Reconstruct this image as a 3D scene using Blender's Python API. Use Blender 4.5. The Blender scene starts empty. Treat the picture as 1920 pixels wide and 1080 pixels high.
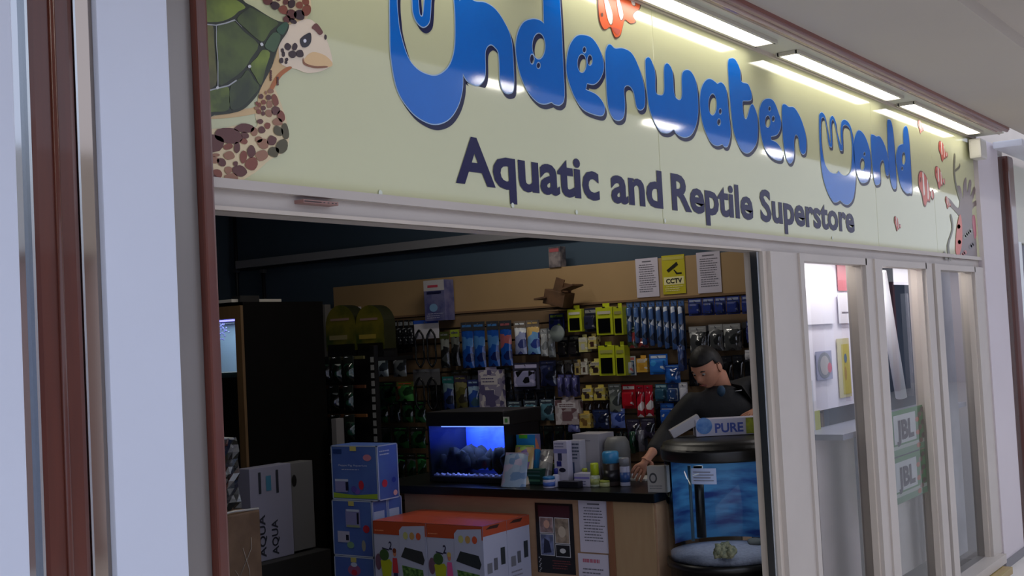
import bpy, bmesh, math, random
from mathutils import Vector, Matrix
random.seed(7)
# ------------------------------------------------------------------ camera, world, exposure
SC = bpy.context.scene
COL = SC.collection
FPX, YAW, PIT, ROL = 2287.3, 0.965035, 0.0424282, -0.0510837
EYE = 1.75
FW = Vector((math.sin(YAW)*math.cos(PIT), math.cos(YAW)*math.cos(PIT), math.sin(PIT)))
RT = Vector((math.cos(YAW), -math.sin(YAW), 0)); UP = RT.cross(FW)
RT, UP = RT*math.cos(ROL)+UP*math.sin(ROL), -RT*math.sin(ROL)+UP*math.cos(ROL)
cd = bpy.data.cameras.new('camera'); cam = bpy.data.objects.new('camera', cd); COL.objects.link(cam)
cd.sensor_width = 36; cd.lens = FPX*36/1920; cd.clip_start = .05; cd.clip_end = 200
cam.matrix_world = Matrix(((RT.x, UP.x, -FW.x, 0), (RT.y, UP.y, -FW.y, 0), (RT.z, UP.z, -FW.z, EYE), (0, 0, 0, 1)))
SC.camera = cam
W = bpy.data.worlds.new('world'); SC.world = W; W.use_nodes = True
W.node_tree.nodes['Background'].inputs[0].default_value = (.76, .82, 1.0, 1)
W.node_tree.nodes['Background'].inputs[1].default_value = 1.33
SC.view_settings.view_transform = 'Standard'; SC.view_settings.look = 'None'
SC.view_settings.gamma = 1; SC.view_settings.use_curve_mapping = False
SC.view_settings.exposure = 0.0
SC.cycles.max_bounces = 8; SC.cycles.transparent_max_bounces = 12
SC.cycles.use_denoising = True

def area(name, loc, size, sizey, energy, color, rot):
    l = bpy.data.lights.new(name, 'AREA'); l.shape = 'RECTANGLE'; l.size = size; l.size_y = sizey
    l.energy = energy; l.color = color
    o = bpy.data.objects.new(name, l); COL.objects.link(o); o.location = loc; o.rotation_euler = rot
    return o
# lamps in the shop ceiling (their fittings are built further down)
area('shop_lamp', (4.2, 4.6, 3.10), 1.2, .12, 7, (1, .95, .86), (0, 0, 0))
area('shop_lamp', (5.9, 3.9, 3.10), .12, 1.2, 9, (1, .93, .82), (0, 0, 0))
area('window_lamp', (6.75, 2.33, 2.10), 1.2, .08, 4.2, (1, .96, .98), (0, 0, 0))  # added fill light to brighten the window display
area('window_lamp', (8.1, 2.33, 2.10), 1.0, .08, 2.4, (1, .96, .98), (0, 0, 0))  # second added fill, for the right part of the window display
# ------------------------------------------------------------------ helpers
CE = Vector((0, 0, EYE))
def ray(x, y): return FW + RT*((x-960)/FPX) - UP*((y-540)/FPX)
def onX(x, y, X): d = ray(x, y); return CE + d*(X/d.x)
def onY(x, y, Y): d = ray(x, y); return CE + d*(Y/d.y)
def onZ(x, y, Z): d = ray(x, y); return CE + d*((Z-EYE)/d.z)
def lin(c):
    return tuple(((v/255)/12.92 if v/255 <= .04045 else ((v/255+.055)/1.055)**2.4) for v in c)
MATS = {}
def mat(c, rough=.5, metal=0, spec=.5, emit=0, var=0, vs=8, c2=None, coat=0, bump=0):
    key = (tuple(c), rough, metal, spec, emit, var, vs, tuple(c2) if c2 else None, coat, bump)
    if key in MATS: return MATS[key]
    m = bpy.data.materials.new('m%d' % len(MATS)); m.use_nodes = True; nt = m.node_tree
    b = nt.nodes['Principled BSDF']; L = lin(c)
    b.inputs['Base Color'].default_value = (*L, 1); b.inputs['Roughness'].default_value = rough
    b.inputs['Metallic'].default_value = metal; b.inputs['Specular IOR Level'].default_value = spec
    b.inputs['Coat Weight'].default_value = coat; b.inputs['Coat Roughness'].default_value = .05
    m.diffuse_color = (*L, 1)
    if emit:
        b.inputs['Emission Color'].default_value = (*L, 1); b.inputs['Emission Strength'].default_value = emit
    n = nt.nodes.new('ShaderNodeTexNoise'); n.inputs['Scale'].default_value = vs; n.inputs['Detail'].default_value = 4
    tc = nt.nodes.new('ShaderNodeTexCoord'); nt.links.new(tc.outputs['Object'], n.inputs['Vector'])
    if var or c2:
        mx = nt.nodes.new('ShaderNodeMix'); mx.data_type = 'RGBA'
        mx.inputs[6].default_value = (*L, 1)
        mx.inputs[7].default_value = (*(lin(c2) if c2 else tuple(v*(1-var) for v in L)), 1)
        rp = nt.nodes.new('ShaderNodeMapRange'); rp.inputs[1].default_value = .38; rp.inputs[2].default_value = .62
        nt.links.new(n.outputs[0], rp.inputs[0]); nt.links.new(rp.outputs[0], mx.inputs[0])
        nt.links.new(mx.outputs[2], b.inputs['Base Color'])
    if bump:
        bp = nt.nodes.new('ShaderNodeBump'); bp.inputs['Strength'].default_value = bump; bp.inputs['Distance'].default_value = .02
        nt.links.new(n.outputs[0], bp.inputs['Height']); nt.links.new(bp.outputs[0], b.inputs['Normal'])
    MATS[key] = m; return m
def printmat(base, c1, c2, scale=14, rough=.35, frac=.55, coat=0):
    "printed packaging: patches of ink in three colours"
    key = ('print', tuple(base), tuple(c1), tuple(c2), scale, rough, frac)
    if key in MATS: return MATS[key]
    m = bpy.data.materials.new('print%d' % len(MATS)); m.use_nodes = True; nt = m.node_tree
    b = nt.nodes['Principled BSDF']; b.inputs['Roughness'].default_value = rough; b.inputs['Coat Weight'].default_value = coat
    tc = nt.nodes.new('ShaderNodeTexCoord'); v = nt.nodes.new('ShaderNodeTexVoronoi'); v.inputs['Scale'].default_value = scale
    nt.links.new(tc.outputs['Object'], v.inputs['Vector'])
    s = nt.nodes.new('ShaderNodeSeparateColor'); nt.links.new(v.outputs['Color'], s.inputs[0])
    r = nt.nodes.new('ShaderNodeValToRGB'); r.color_ramp.interpolation = 'CONSTANT'
    r.color_ramp.elements[0].color = (*lin(base), 1); r.color_ramp.elements[0].position = 0
    r.color_ramp.elements[1].color = (*lin(c1), 1); r.color_ramp.elements[1].position = frac
    e = r.color_ramp.elements.new(frac+(1-frac)*.55); e.color = (*lin(c2), 1)
    nt.links.new(s.outputs[0], r.inputs[0]); nt.links.new(r.outputs[0], b.inputs['Base Color'])
    MATS[key] = m; return m
def wood(c, c2, rough=.5, stretch=(1, 1, 14), scale=3, coat=0):
    key = ('wood', c, c2, rough, stretch, scale)
    if key in MATS: return MATS[key]
    m = mat(c, rough, coat=coat, spec=.4).copy(); nt = m.node_tree; b = nt.nodes['Principled BSDF']
    tc = nt.nodes.new('ShaderNodeTexCoord'); mp = nt.nodes.new('ShaderNodeMapping')
    mp.inputs['Scale'].default_value = tuple(14/s for s in stretch)
    n = nt.nodes.new('ShaderNodeTexNoise'); n.inputs['Scale'].default_value = scale; n.inputs['Detail'].default_value = 5
    mx = nt.nodes.new('ShaderNodeMix'); mx.data_type = 'RGBA'
    mx.inputs[6].default_value = (*lin(c), 1); mx.inputs[7].default_value = (*lin(c2), 1)
    nt.links.new(tc.outputs['Object'], mp.inputs[0]); nt.links.new(mp.outputs[0], n.inputs['Vector'])
    nt.links.new(n.outputs[0], mx.inputs[0]); nt.links.new(mx.outputs[2], b.inputs['Base Color'])
    MATS[key] = m; return m
def glass(tint=(235, 245, 245), ior=1.5, rough=0.0):
    key = ('glass', tint, ior, rough)
    if key in MATS: return MATS[key]
    m = bpy.data.materials.new('glass%d' % len(MATS)); m.use_nodes = True; nt = m.node_tree
    nt.nodes.remove(nt.nodes['Principled BSDF'])
    t = nt.nodes.new('ShaderNodeBsdfTransparent'); t.inputs[0].default_value = (*lin(tint), 1)
    g = nt.nodes.new('ShaderNodeBsdfGlossy'); g.inputs['Roughness'].default_value = rough
    f = nt.nodes.new('ShaderNodeFresnel'); f.inputs[0].default_value = ior
    mx = nt.nodes.new('ShaderNodeMixShader')
    nt.links.new(f.outputs[0], mx.inputs[0]); nt.links.new(t.outputs[0], mx.inputs[1]); nt.links.new(g.outputs[0], mx.inputs[2])
    nt.links.new(mx.outputs[0], nt.nodes['Material Output'].inputs[0])
    MATS[key] = m; return m

class MB:
    "collects geometry with several materials and links it as ONE mesh object"
    def __init__(s): s.v = []; s.f = []; s.m = []; s.mats = []; s.sm = []
    def mi(s, m):
        if m not in s.mats: s.mats.append(m)
        return s.mats.index(m)
    def add(s, vs, fs, m, smooth=False):
        b = len(s.v); k = s.mi(m); s.v += [tuple(p) for p in vs]
        for f in fs: s.f.append(tuple(b+i for i in f)); s.m.append(k); s.sm.append(smooth)
        return s
    def box(s, a, b, m, bev=0, M=None):
        x0, y0, z0 = (min(a[i], b[i]) for i in range(3)); x1, y1, z1 = (max(a[i], b[i]) for i in range(3))
        if bev:
            c = min(bev, (x1-x0)*.45, (y1-y0)*.45, (z1-z0)*.45)
            bm = bmesh.new(); r = bmesh.ops.create_cube(bm, size=1)
            for q in bm.verts: q.co = Vector(((x0+x1)/2+q.co.x*(x1-x0), (y0+y1)/2+q.co.y*(y1-y0), (z0+z1)/2+q.co.z*(z1-z0)))
            bmesh.ops.bevel(bm, geom=list(bm.edges), offset=c, segments=2, affect='EDGES', profile=.7)
            vs = [q.co.copy() for q in bm.verts]; fs = [[q.index for q in f.verts] for f in bm.faces]; bm.free()
        else:
            vs = [Vector(p) for p in ((x0,y0,z0),(x1,y0,z0),(x1,y1,z0),(x0,y1,z0),(x0,y0,z1),(x1,y0,z1),(x1,y1,z1),(x0,y1,z1))]
            fs = [(0,3,2,1),(4,5,6,7),(0,1,5,4),(1,2,6,5),(2,3,7,6),(3,0,4,7)]
        if M is not None: vs = [M @ p for p in vs]
        return s.add(vs, fs, m)
    def lathe(s, prof, c, m, seg=28, axis='Z', sx=1, sy=1, smooth=True, a0=0, a1=2*math.pi):
        full = abs(a1-a0-2*math.pi) < 1e-4; n = seg if full else seg+1; vs = []
        for r, h in prof:
            for i in range(n):
                a = a0+(a1-a0)*i/seg; p = (r*math.cos(a)*sx, r*math.sin(a)*sy, h)
                if axis == 'X': p = (p[2], p[0], p[1])
                if axis == 'Y': p = (p[0], p[2], p[1])
                vs.append((c[0]+p[0], c[1]+p[1], c[2]+p[2]))
        fs = []
        for j in range(len(prof)-1):
            for i in range(seg):
                k = (i+1) % n
                fs.append((j*n+i, j*n+k, (j+1)*n+k, (j+1)*n+i))
        if full and prof[0][0] > 1e-6: fs.append(tuple(range(n))[::-1])
        if full and prof[-1][0] > 1e-6: fs.append(tuple((len(prof)-1)*n+i for i in range(n)))
        return s.add(vs, fs, m, smooth)
    def tube(s, pts, r, m, seg=8):
        pts = [Vector(p) for p in pts]; n = len(pts); rs = r if isinstance(r, (list, tuple)) else [r]*n
        vs = []; nv = None
        for i, p in enumerate(pts):
            t = (pts[min(i+1, n-1)]-pts[max(i-1, 0)]).normalized()
            if nv is None: nv = t.orthogonal().normalized()
            nv = (nv - t*nv.dot(t)).normalized(); bn = t.cross(nv)
            for k in range(seg):
                a = 2*math.pi*k/seg; vs.append(p+(nv*math.cos(a)+bn*math.sin(a))*rs[i])
        fs = [(j*seg+i, j*seg+(i+1) % seg, (j+1)*seg+(i+1) % seg, (j+1)*seg+i) for j in range(n-1) for i in range(seg)]
        fs += [tuple(range(seg))[::-1], tuple((n-1)*seg+i for i in range(seg))]
        return s.add(vs, fs, m, True)
    def blob(s, c, r, m, seed=0, rough=.2, seg=12):
        rnd = random.Random(seed); bm = bmesh.new(); bmesh.ops.create_icosphere(bm, subdivisions=2, radius=1)
        for q in bm.verts:
            k = 1+rnd.uniform(-rough, rough); q.co = Vector((c[0]+q.co.x*r[0]*k, c[1]+q.co.y*r[1]*k, c[2]+q.co.z*r[2]*k))
        s.add([q.co.copy() for q in bm.verts], [[q.index for q in f.verts] for f in bm.faces], m, True); bm.free(); return s
    def art(s, fr, pts, m, lift=.001):
        "a flat printed shape on a surface frame fr = (origin, u, v, normal)"
        O, U, V, N = fr; vs = [O+U*a+V*b+N*lift for a, b in pts]
        if len(pts) > 4:
            from mathutils.geometry import tessellate_polygon
            return s.add(vs, [t for t in tessellate_polygon([[Vector((a, b, 0)) for a, b in pts]])], m)
        return s.add(vs, [tuple(range(len(vs)))], m)
    def rect(s, fr, a0, b0, a1, b1, m, lift=.001): return s.art(fr, [(a0,b0),(a1,b0),(a1,b1),(a0,b1)], m, lift)
    def disc(s, fr, a, b, ra, rb, m, lift=.001, n=18):
        return s.art(fr, [(a+ra*math.cos(2*math.pi*i/n), b+rb*math.sin(2*math.pi*i/n)) for i in range(n)], m, lift)
    def text(s, fr, t, a0, b0, w, h, m, lift=.0015, bold=.02):
        vs, fs = textmesh(t, bold); xs = [p[0] for p in vs]; x0, x1 = min(xs), max(xs)
        O, U, V, N = fr
        return s.add([O+U*(a0+(p[0]-x0)/(x1-x0)*w)+V*(b0+p[1]*h)+N*lift for p in vs], fs, m)
    def lines(s, fr, a0, b0, a1, b1, n, m, lift=.0012, seed=1, th=.35):
        "rows of tiny illegible print"
        rnd = random.Random(seed); dy = (b1-b0)/n
        for i in range(n):
            x = a0+rnd.uniform(0, .08)*(a1-a0); end = a1-rnd.uniform(0, .25)*(a1-a0); y = b0+(i+.3)*dy
            while x < end:
                w = rnd.uniform(.05, .14)*(a1-a0); s.rect(fr, x, y, min(x+w, end), y+dy*th, m, lift); x += w*1.22
        return s
    def build(s, name, parent=None, label=None, loc=None, flip=True):
        me = bpy.data.meshes.new(name)
        o = bpy.data.objects.new(name, me); COL.objects.link(o)
        off = Vector((0, 0, 0))
        if parent is not None:
            o.parent = parent; off = Vector(parent['_w']) if '_w' in parent else Vector((0,0,0))
        elif loc is not None: off = Vector(loc); o.location = off
        if loc is not None and parent is not None: o.location = Vector(loc)-off; off = Vector(loc)
        o['_w'] = list(off)
        me.from_pydata([tuple(Vector(p)-off) for p in s.v], [], s.f)
        for m in s.mats: me.materials.append(m)
        me.polygons.foreach_set('material_index', s.m); me.polygons.foreach_set('use_smooth', s.sm)
        if label: o['label'] = label
        me.update(); return o
_T = {}
def textmesh(t, bold=.02):
    k = (t, bold)
    if k in _T: return _T[k]
    c = bpy.data.curves.new('t', 'FONT'); c.body = t; c.size = 1.0; c.offset = bold; c.resolution_u = 3
    o = bpy.data.objects.new('t', c); COL.objects.link(o)
    me = bpy.data.meshes.new_from_object(o); H = .73
    r = ([(p.co.x, p.co.y/H) for p in me.vertices], [tuple(f.vertices) for f in me.polygons])
    bpy.data.objects.remove(o); bpy.data.curves.remove(c); bpy.data.meshes.remove(me); _T[k] = r; return r
def smooth_pts(pts, n=5):
    "closed Catmull-Rom; a point given as (x, y, 1) is a sharp corner"
    out = []; N = len(pts)
    for i in range(N):
        p0, p1, p2, p3 = (Vector(pts[(i+k) % N][:2]) for k in (-1, 0, 1, 2))
        if len(pts[i]) > 2: p0 = p1
        if len(pts[(i+1) % N]) > 2: p3 = p2
        for k in range(n):
            t = k/n
            out.append(.5*((2*p1)+(p2-p0)*t+(2*p0-5*p1+4*p2-p3)*t*t+(3*p1-p0-3*p2+p3)*t**3))
    return out
def filled(outlines, offset=0):
    "fills 2D outlines (holes by winding/even-odd) through a 2D curve; returns verts, faces"
    c = bpy.data.curves.new('f', 'CURVE'); c.dimensions = '2D'; c.fill_mode = 'FRONT'; c.offset = offset
    for k, pts in enumerate(outlines):
        a = sum(pts[i][0]*pts[(i+1) % len(pts)][1]-pts[(i+1) % len(pts)][0]*pts[i][1] for i in range(len(pts)))
        if (a > 0) != (k == 0): pts = pts[::-1]
        sp = c.splines.new('POLY'); sp.points.add(len(pts)-1); sp.use_cyclic_u = True
        for q, p in zip(sp.points, pts): q.co = (p[0], p[1], 0, 1)
    o = bpy.data.objects.new('f', c); COL.objects.link(o); me = bpy.data.meshes.new_from_object(o)
    r = ([(p.co.x, p.co.y) for p in me.vertices], [tuple(f.vertices) for f in me.polygons])
    bpy.data.objects.remove(o); bpy.data.curves.remove(c); bpy.data.meshes.remove(me); return r
def thing(name, label, cat, loc, group=None):
    o = bpy.data.objects.new(name, None); COL.objects.link(o); o.location = loc; o.empty_display_size = .1
    o['_w'] = list(loc); o['label'] = label; o['category'] = cat
    if group: o['group'] = group
    return o
def tag(o, label, cat, group=None):
    o['label'] = label; o['category'] = cat
    if group: o['group'] = group
    return o
def struct(name, mb): o = mb.build(name); o['kind'] = 'structure'; return o
V3 = Vector
X_, Y_, Z_ = V3((1,0,0)), V3((0,1,0)), V3((0,0,1))
def frX(X, y, z): return (V3((X, y, z)), -Y_, Z_, -X_)     # surface facing -X; u runs right in the picture
def frY(Y, x, z): return (V3((x, Y, z)), X_, Z_, -Y_)      # surface facing -Y
# ------------------------------------------------------------------ colours used on the building
CREAM = mat((192, 183, 175), .45, var=.05, vs=3)
CREAMD = mat((205, 193, 180), .5, var=.06, vs=4)
WHITEP = mat((218, 224, 240), .35, var=.03, vs=2)  # bluish daylight on the left panels is put into this white
TIMBER = wood((106, 52, 38), (70, 32, 24), .3, (1, 1, 14), 3, coat=.4)
TIMBERH = wood((150, 84, 74), (104, 54, 48), .3, (14, 1, 1), 3, coat=.3)
STEEL = mat((190, 196, 200), .25, metal=1)
BLUEW = mat((66, 84, 102), .8, var=.08, vs=2)
PLAST = mat((196, 188, 178), .85, var=.05, vs=.8)
BLACK = mat((14, 14, 15), .4)
SY = 2.15                                     # the face of the fascia board
XS = 6.7                                      # the slatted display wall
# ------------------------------------------------------------------ floors, ceilings, walls
struct('floor', MB().box((-8, -6, -.1), (34, 2.3, 0), mat((226, 220, 212), .3, var=.06, vs=1.5)))
struct('floor', MB().box((-2, 2.301, -.1), (12, 9, 0), mat((120, 112, 104), .45, var=.1, vs=2)))
struct('ceiling', MB().box((-2, 2.21, 3.2), (12, 9, 3.3), mat((120, 126, 132), .9)))
struct('wall_back', MB().box((-2, 7.5, 0), (6.95, 7.62, 3.2), BLUEW))
m = MB().box((6.84, 2.6, 0), (6.95, 7.5, 3.2), BLUEW)
struct('wall_right', m)
struct('wall_left', MB().box((-1.2, 2.3, 0), (-1.1, 7.5, 3.2), BLUEW))
struct('wall_end', MB().box((11.9, 2.31, 0), (12, 7.5, 3.2), BLUEW))
m = MB().box((-8, 1.937, 3.0), (8.85, 2.19, 3.06), mat((206, 204, 188), .6, var=.04, vs=3))
m.box((-8, 1.962, 2.994), (8.85, 1.972, 3.0), CREAMD).box((-8, 2.135, 2.985), (8.85, 2.15, 3.0), CREAMD)
struct('ceiling', m)
m = MB().box((-8, 1.225, 3.0), (34, 1.85, 3.1), PLAST).box((-8, .8, 3.06), (34, 1.225, 3.12), PLAST)
struct('ceiling', m)
m = MB(); m.box((-8, 1.85, 2.985), (8.62, 1.937, 3.08), TIMBERH)
m.tube([(-8, 1.868, 2.985), (8.62, 1.868, 2.985)], .014, TIMBERH); m.tube([(-8, 1.905, 2.985), (8.62, 1.905, 2.985)], .011, mat((190, 160, 150), .3))
struct('trim_1', m)
# piping and cable trunking on the blue walls
m = MB(); a = onX(452, 498, 6.82); b = onX(1040, 431, 6.82); zz = (a.z+b.z)/2
m.box((6.76, 2.9, zz-.03), (6.84, a.y, zz+.03), mat((150, 150, 155), .4)).box((6.80, 2.9, zz-.045), (6.84, a.y, zz-.03), mat((40, 44, 50), .5))
o = m.build('cable_trunking'); tag(o, 'long grey metal cable trunking running across the upper blue wall', 'trunking')
for px_, y0, lab in ((495, 500, 'thin dark conduit dropping from the grey trunking to the dark cabinet'), (445, 500, 'thin dark conduit pipe in the corner of the blue walls')):
    a = onX(px_, y0, 6.82); m = MB().tube([(6.81, a.y, a.z+(.5 if px_ == 445 else 0)), (6.81, a.y, 1.6)], .014, mat((24, 26, 34), .5))
    m.box((6.79, a.y-.02, a.z-.05), (6.83, a.y+.02, a.z-.02), mat((80, 84, 92), .5)); tag(m.build('conduit'), lab, 'pipe')
# ------------------------------------------------------------------ shop front
m = MB(); m.box((1.78, 2.16, 2.085), (8.86, 2.24, 2.17), CREAM); m.box((1.78, 2.135, 2.135), (8.86, 2.17, 2.158), CREAM)
m.box((1.78, 2.15, 2.085), (5.05, 2.165, 2.095), CREAMD); m.box((-1.2, 2.19, 2.17), (12, 2.3, 3.25), CREAMD)
struct('trim_2', m)
m = MB(); m.box((5.10, 2.13, 0), (5.42, 2.24, 2.085), CREAM).box((5.06, 2.15, 0), (5.10, 2.24, 2.085), CREAMD)
m.box((5.42, 2.12, 0), (5.47, 2.24, 2.085), CREAM)
struct('trim_3', m)
tag(MB().box((5.035, 2.165, 0), (5.058, 2.2, 2.085), STEEL, .003).build('shutter_rail'), 'slim steel rail down the right jamb of the shop entrance', 'rail')
GL = glass((246, 248, 248), 1.48)
WX = [(5.47, 6.37), (6.61, 7.46), (7.74, 8.60)]
for i, (a, b) in enumerate(WX):
    m = MB().box((a-.05 if i else a, 2.13, 2.05), (b+.02, 2.2, 2.085), CREAM)
    if i: m.box((a-.12, 2.12, .12), (a, 2.24, 2.085), CREAM)
    m.box((a, 2.15, .12), (a+.015, 2.22, 2.06), CREAMD).box((b-.02, 2.15, .12), (b, 2.22, 2.06), CREAMD).box((b, 2.13, .12), (b+.13 if i < 2 else b+.24, 2.24, 2.085), CREAM)
    m.box((a-.05, 2.08, .07), (b+.13, 2.24, .13), CREAM)
    o = struct('window_%d' % (i+1), m)
    g = MB().add([(a, 2.183, .12), (b, 2.183, .12), (b, 2.183, 2.06), (a, 2.183, 2.06)], [(0, 1, 2, 3)], GL).build('window_pane', o)
struct('wall_front', MB().box((5.42, 2.14, 0), (8.84, 2.24, .08), CREAMD))
tag(MB().box((5.9, 2.02, .02), (8.62, 2.10, .065), wood((150, 110, 70), (170, 160, 90), .4, (14, 1, 1))).build('sill_rail'), 'low wooden rail along the foot of the shop windows', 'rail')
# column at the right and its neighbours
m = MB().box((8.84, 2.12, .06), (9.43, 2.4, 3.0), mat((206, 196, 200), .4, var=.03, vs=2)).box((8.835, 2.11, 0), (9.44, 2.41, .06), mat((120, 118, 122), .5))  # pinkish light at this end is put into the column's white
struct('wall_pier', m)
tag(MB().box((8.66, 2.05, 2.83), (8.83, 2.13, 2.965), mat((214, 210, 200), .4), .015).build('alarm_box'), 'small cream alarm box at the top right corner of the sign', 'alarm box')
tag(MB().box((9.22, 1.9, 2.95), (11.4, 2.1, 3.0), mat((222, 224, 232), .4), .01).build('shutter_box'), 'white shutter housing under the ceiling right of the white column', 'shutter box')
m = MB(); m.box((9.43, 2.13, 0), (9.62, 2.18, 2.99), mat((190, 188, 186), .1, metal=.85)); m.box((9.61, 2.09, 0), (9.80, 2.18, 2.94), TIMBER, .02)
struct('trim_4', m)
# the neighbouring shop on the right
t = thing('neighbouring_shopfront', 'next shop front with cream fascia and glass beyond the white column', 'shop front', (12, 2.1, 0))
MB().box((9.81, 2.12, 2.3), (20, 2.18, 2.9), mat((205, 205, 190), .4)).build('fascia', t)
for k in range(5): MB().box((9.81+k*1.9, 2.1, 0), (9.93+k*1.9, 2.18, 2.3), mat((230, 235, 235), .3)).build('mullion', t)
MB().box((9.81, 2.16, .1), (20, 2.17, 2.3), GL).build('glazing', t)
MB().box((12.1, 3.2, 0), (20, 3.3, 2.9), printmat((170, 190, 200), (90, 110, 150), (225, 220, 225), 1.3)).build('interior_wall', t)
MB().box((9.81, 2.1, 0), (20, 2.18, .5), mat((120, 120, 130), .4)).build('stall_riser', t)
# ------------------------------------------------------------------ cladding strips left of the entrance
GREYX = mat((150, 142, 138), .12, metal=.55, var=.08, vs=3)
def strip(x0, x1, y0, m_, bev=.004): return MB().box((x0, y0, 0), (x1, 2.2, 3.0), m_, bev)
struct('trim_5', strip(1.0, 1.372, 2.085, WHITEP))
struct('trim_6', strip(1.372, 1.408, 2.10, mat((176, 180, 186), .06, metal=1)))
m = strip(1.408, 1.512, 2.09, TIMBER, .012); m.tube([(1.462, 2.089, 0), (1.462, 2.089, 3)], .007, TIMBER); m.box((1.402, 2.088, 0), (1.408, 2.1, 3), STEEL).box((1.512, 2.088, 0), (1.517, 2.1, 3), STEEL)
struct('trim_7', m)
struct('trim_8', strip(1.517, 1.566, 2.10, mat((160, 148, 138), .07, metal=1)))
struct('trim_9', strip(1.566, 1.748, 2.085, WHITEP))
m = strip(1.748, 1.826, 2.10, mat((140, 134, 130), .3, metal=.35, var=.12, vs=2)); m.box((1.748, 2.098, 2.58), (1.826, 2.1, 2.584), mat((70, 64, 60), .5))
struct('trim_10', m)
struct('trim_11', strip(1.826, 1.858, 2.08, TIMBER, .006))
struct('wall_left_front', MB().box((-8, 2.12, 0), (1.0, 2.3, 3.0), mat((200, 205, 215), .4)))
# small maker's plate and bolts on the header
t = thing('lock_plate', 'small reddish brown metal plate on the cream header over the entrance', 'plate', tuple(onY(600, 380, 2.135)))
a = onY(568, 373, 2.13); b = onY(634, 386, 2.13); fr = frY(2.128, a.x, b.z)
m = MB().box((a.x, 2.128, b.z), (b.x, 2.17, a.z), mat((150, 112, 104), .4), .002); w = b.x-a.x; h = a.z-b.z
m.rect(fr, .02*w, .3*h, .5*w, .62*h, mat((60, 40, 38), .5)); m.build('plate', t)
m = MB()
for k in (.56, .68, .8, .9): m.disc(fr, k*w, .45*h, .03*w, .14*h, mat((50, 40, 40), .4), .003)
m.build('screws', t)
# ------------------------------------------------------------------ recessed light panels over the sign
for k, (a, b) in enumerate(((3.4, 5.02), (5.30, 6.83), (7.08, 8.58), (1.6, 3.1), (-.2, 1.3))):
    lab = ['bright light panel in the soffit, nearest to the clownfish and the camera', 'bright light panel in the soffit, middle one of the three above the sign',
           'bright light panel in the soffit nearest to the white column', 'light panel in the soffit above the turtle', 'light panel in the soffit above the left cladding'][k]
    t = thing('soffit_light', lab, 'light', ((a+b)/2, 2.06, 2.99), 'recessed lights over the sign')
    MB().box((a, 2.027, 2.990), (b, 2.108, 2.998), mat((255, 250, 240), .5, emit=7)).build('diffuser', t)
    m = MB()
    for q in (((a-.02, 2.012, 2.984), (b+.02, 2.027, 2.999)), ((a-.02, 2.108, 2.984), (b+.02, 2.122, 2.999)), ((a-.02, 2.02, 2.984), (a, 2.115, 2.999)), ((b, 2.02, 2.984), (b+.02, 2.115, 2.999))): m.box(*q, mat((196, 190, 178), .4))
    m.build('frame', t)
# ------------------------------------------------------------------ the sign
BOARD = mat((204, 205, 164), .045, spec=.45, var=.02, vs=2)
sign = thing('shop_sign', 'long glossy cream fascia sign with a turtle and blue bubbly lettering', 'sign', (5.3, SY, 2.16))
sx = [1.80, onY(1237, 300, SY).x, onY(1638, 300, SY).x, onY(1757, 450, SY).x, 8.85]
for a, b in zip(sx, sx[1:]): MB().box((a+.001, SY, 2.158), (b-.001, SY+.02, 2.995), BOARD, .0015).build('panel', sign)
def S2(p): q = onY(p[0], p[1], SY); return (q.x, q.z)
def sart(mb, pts, m_, lift, sm=True, n=4):
    "a printed shape given in points along the sign"
    q = smooth_pts(pts, n) if sm else [Vector(p[:2]) for p in pts]
    vs, fs = filled([[S2(p) for p in q]]); mb.add([(a, SY-lift, b) for a, b in vs], fs, m_); return mb
def ell(x, y, rx, ry, n=14): return [(x+rx*math.cos(2*math.pi*i/n), y+ry*math.sin(2*math.pi*i/n)) for i in range(n)]
NAVY = mat((22, 28, 72), .3, spec=.2); PALE = mat((176, 206, 236), .3, spec=.3); BLU = mat((8, 108, 206), .06, var=.06, vs=4, spec=.25)
def letter(name, outer, holes=(), label=None):
    outs = [[S2(p) for p in smooth_pts(outer, 5)]] + [[S2(p) for p in (smooth_pts(h, 5) if len(h) > 14 or h is holes and False else smooth_pts(h, 4))] for h in holes]
    mb = MB()
    for off, lift, m_, dx, dz in ((.003, .001, NAVY, .013, -.013), (.0028, .002, PALE, 0, 0), (-.0006, .003, BLU, 0, 0)):
        vs, fs = filled(outs, off); mb.add([(a+dx, SY-lift, b+dz) for a, b in vs], fs, m_)
    return mb.build(name, sign, label)
Uo = [(729.6,0),(730,50),(732,108),(744,168.6),(768,207),(792,226),(816,233),(840,224),(857,200),(865.7,168.6),(866.5,138.5,1),(874,150.5),(884,157.7),(896,160),(906.6,149),(909,130),(909,96),(917.5,84),(927,89),(934,103.5),(936.7,154),(943,171),(953.6,175),(962,166),(961.5,120),(957,72),(944,41),(927,17),(908,5),(888.6,2.4),(876,-8,1),(868,-4),(860,2,1),(858,-30),(842,-60),(818,-66),(800,-40),(795,-5),(792,26),(788.6,31),(785,24),(783,0),(779,-40),(764,-68),(745,-62),(733,-40)]
Uh = [(743,0),(745,30),(749,60),(763,106),(782.6,131),(809,142),(828,137),(843,120),(851,91.5),(852.4,48),(850,0),(843,-30),(830,-44),(815,-38),(808,-12),(806,24),(803,43),(792,51),(780,41),(773,22),(771,-10),(764,-42),(752,-44),(745,-25)]
letter('lettering', Uo, [Uh], 'glossy blue letters U and n joined')
letter('lettering', [(1017.4,0),(1017,-35),(1027,-52),(1040,-46),(1046,-20),(1048.5,0),(1052,60),(1054.7,120),(1057,180.6),(1050,196),(1040,196),(1033,191.4,1),(1018.6,195),(1004,189),(987,168.6),(973,135),(966,96),(969,65),(980,43),(997,36),(1011,38.5),(1018.6,44.5,1)], [ell(1009,86.7,12.5,25), ell(996.4,111,4.5,10), ell(1008.5,123,4,6.5)])
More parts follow.
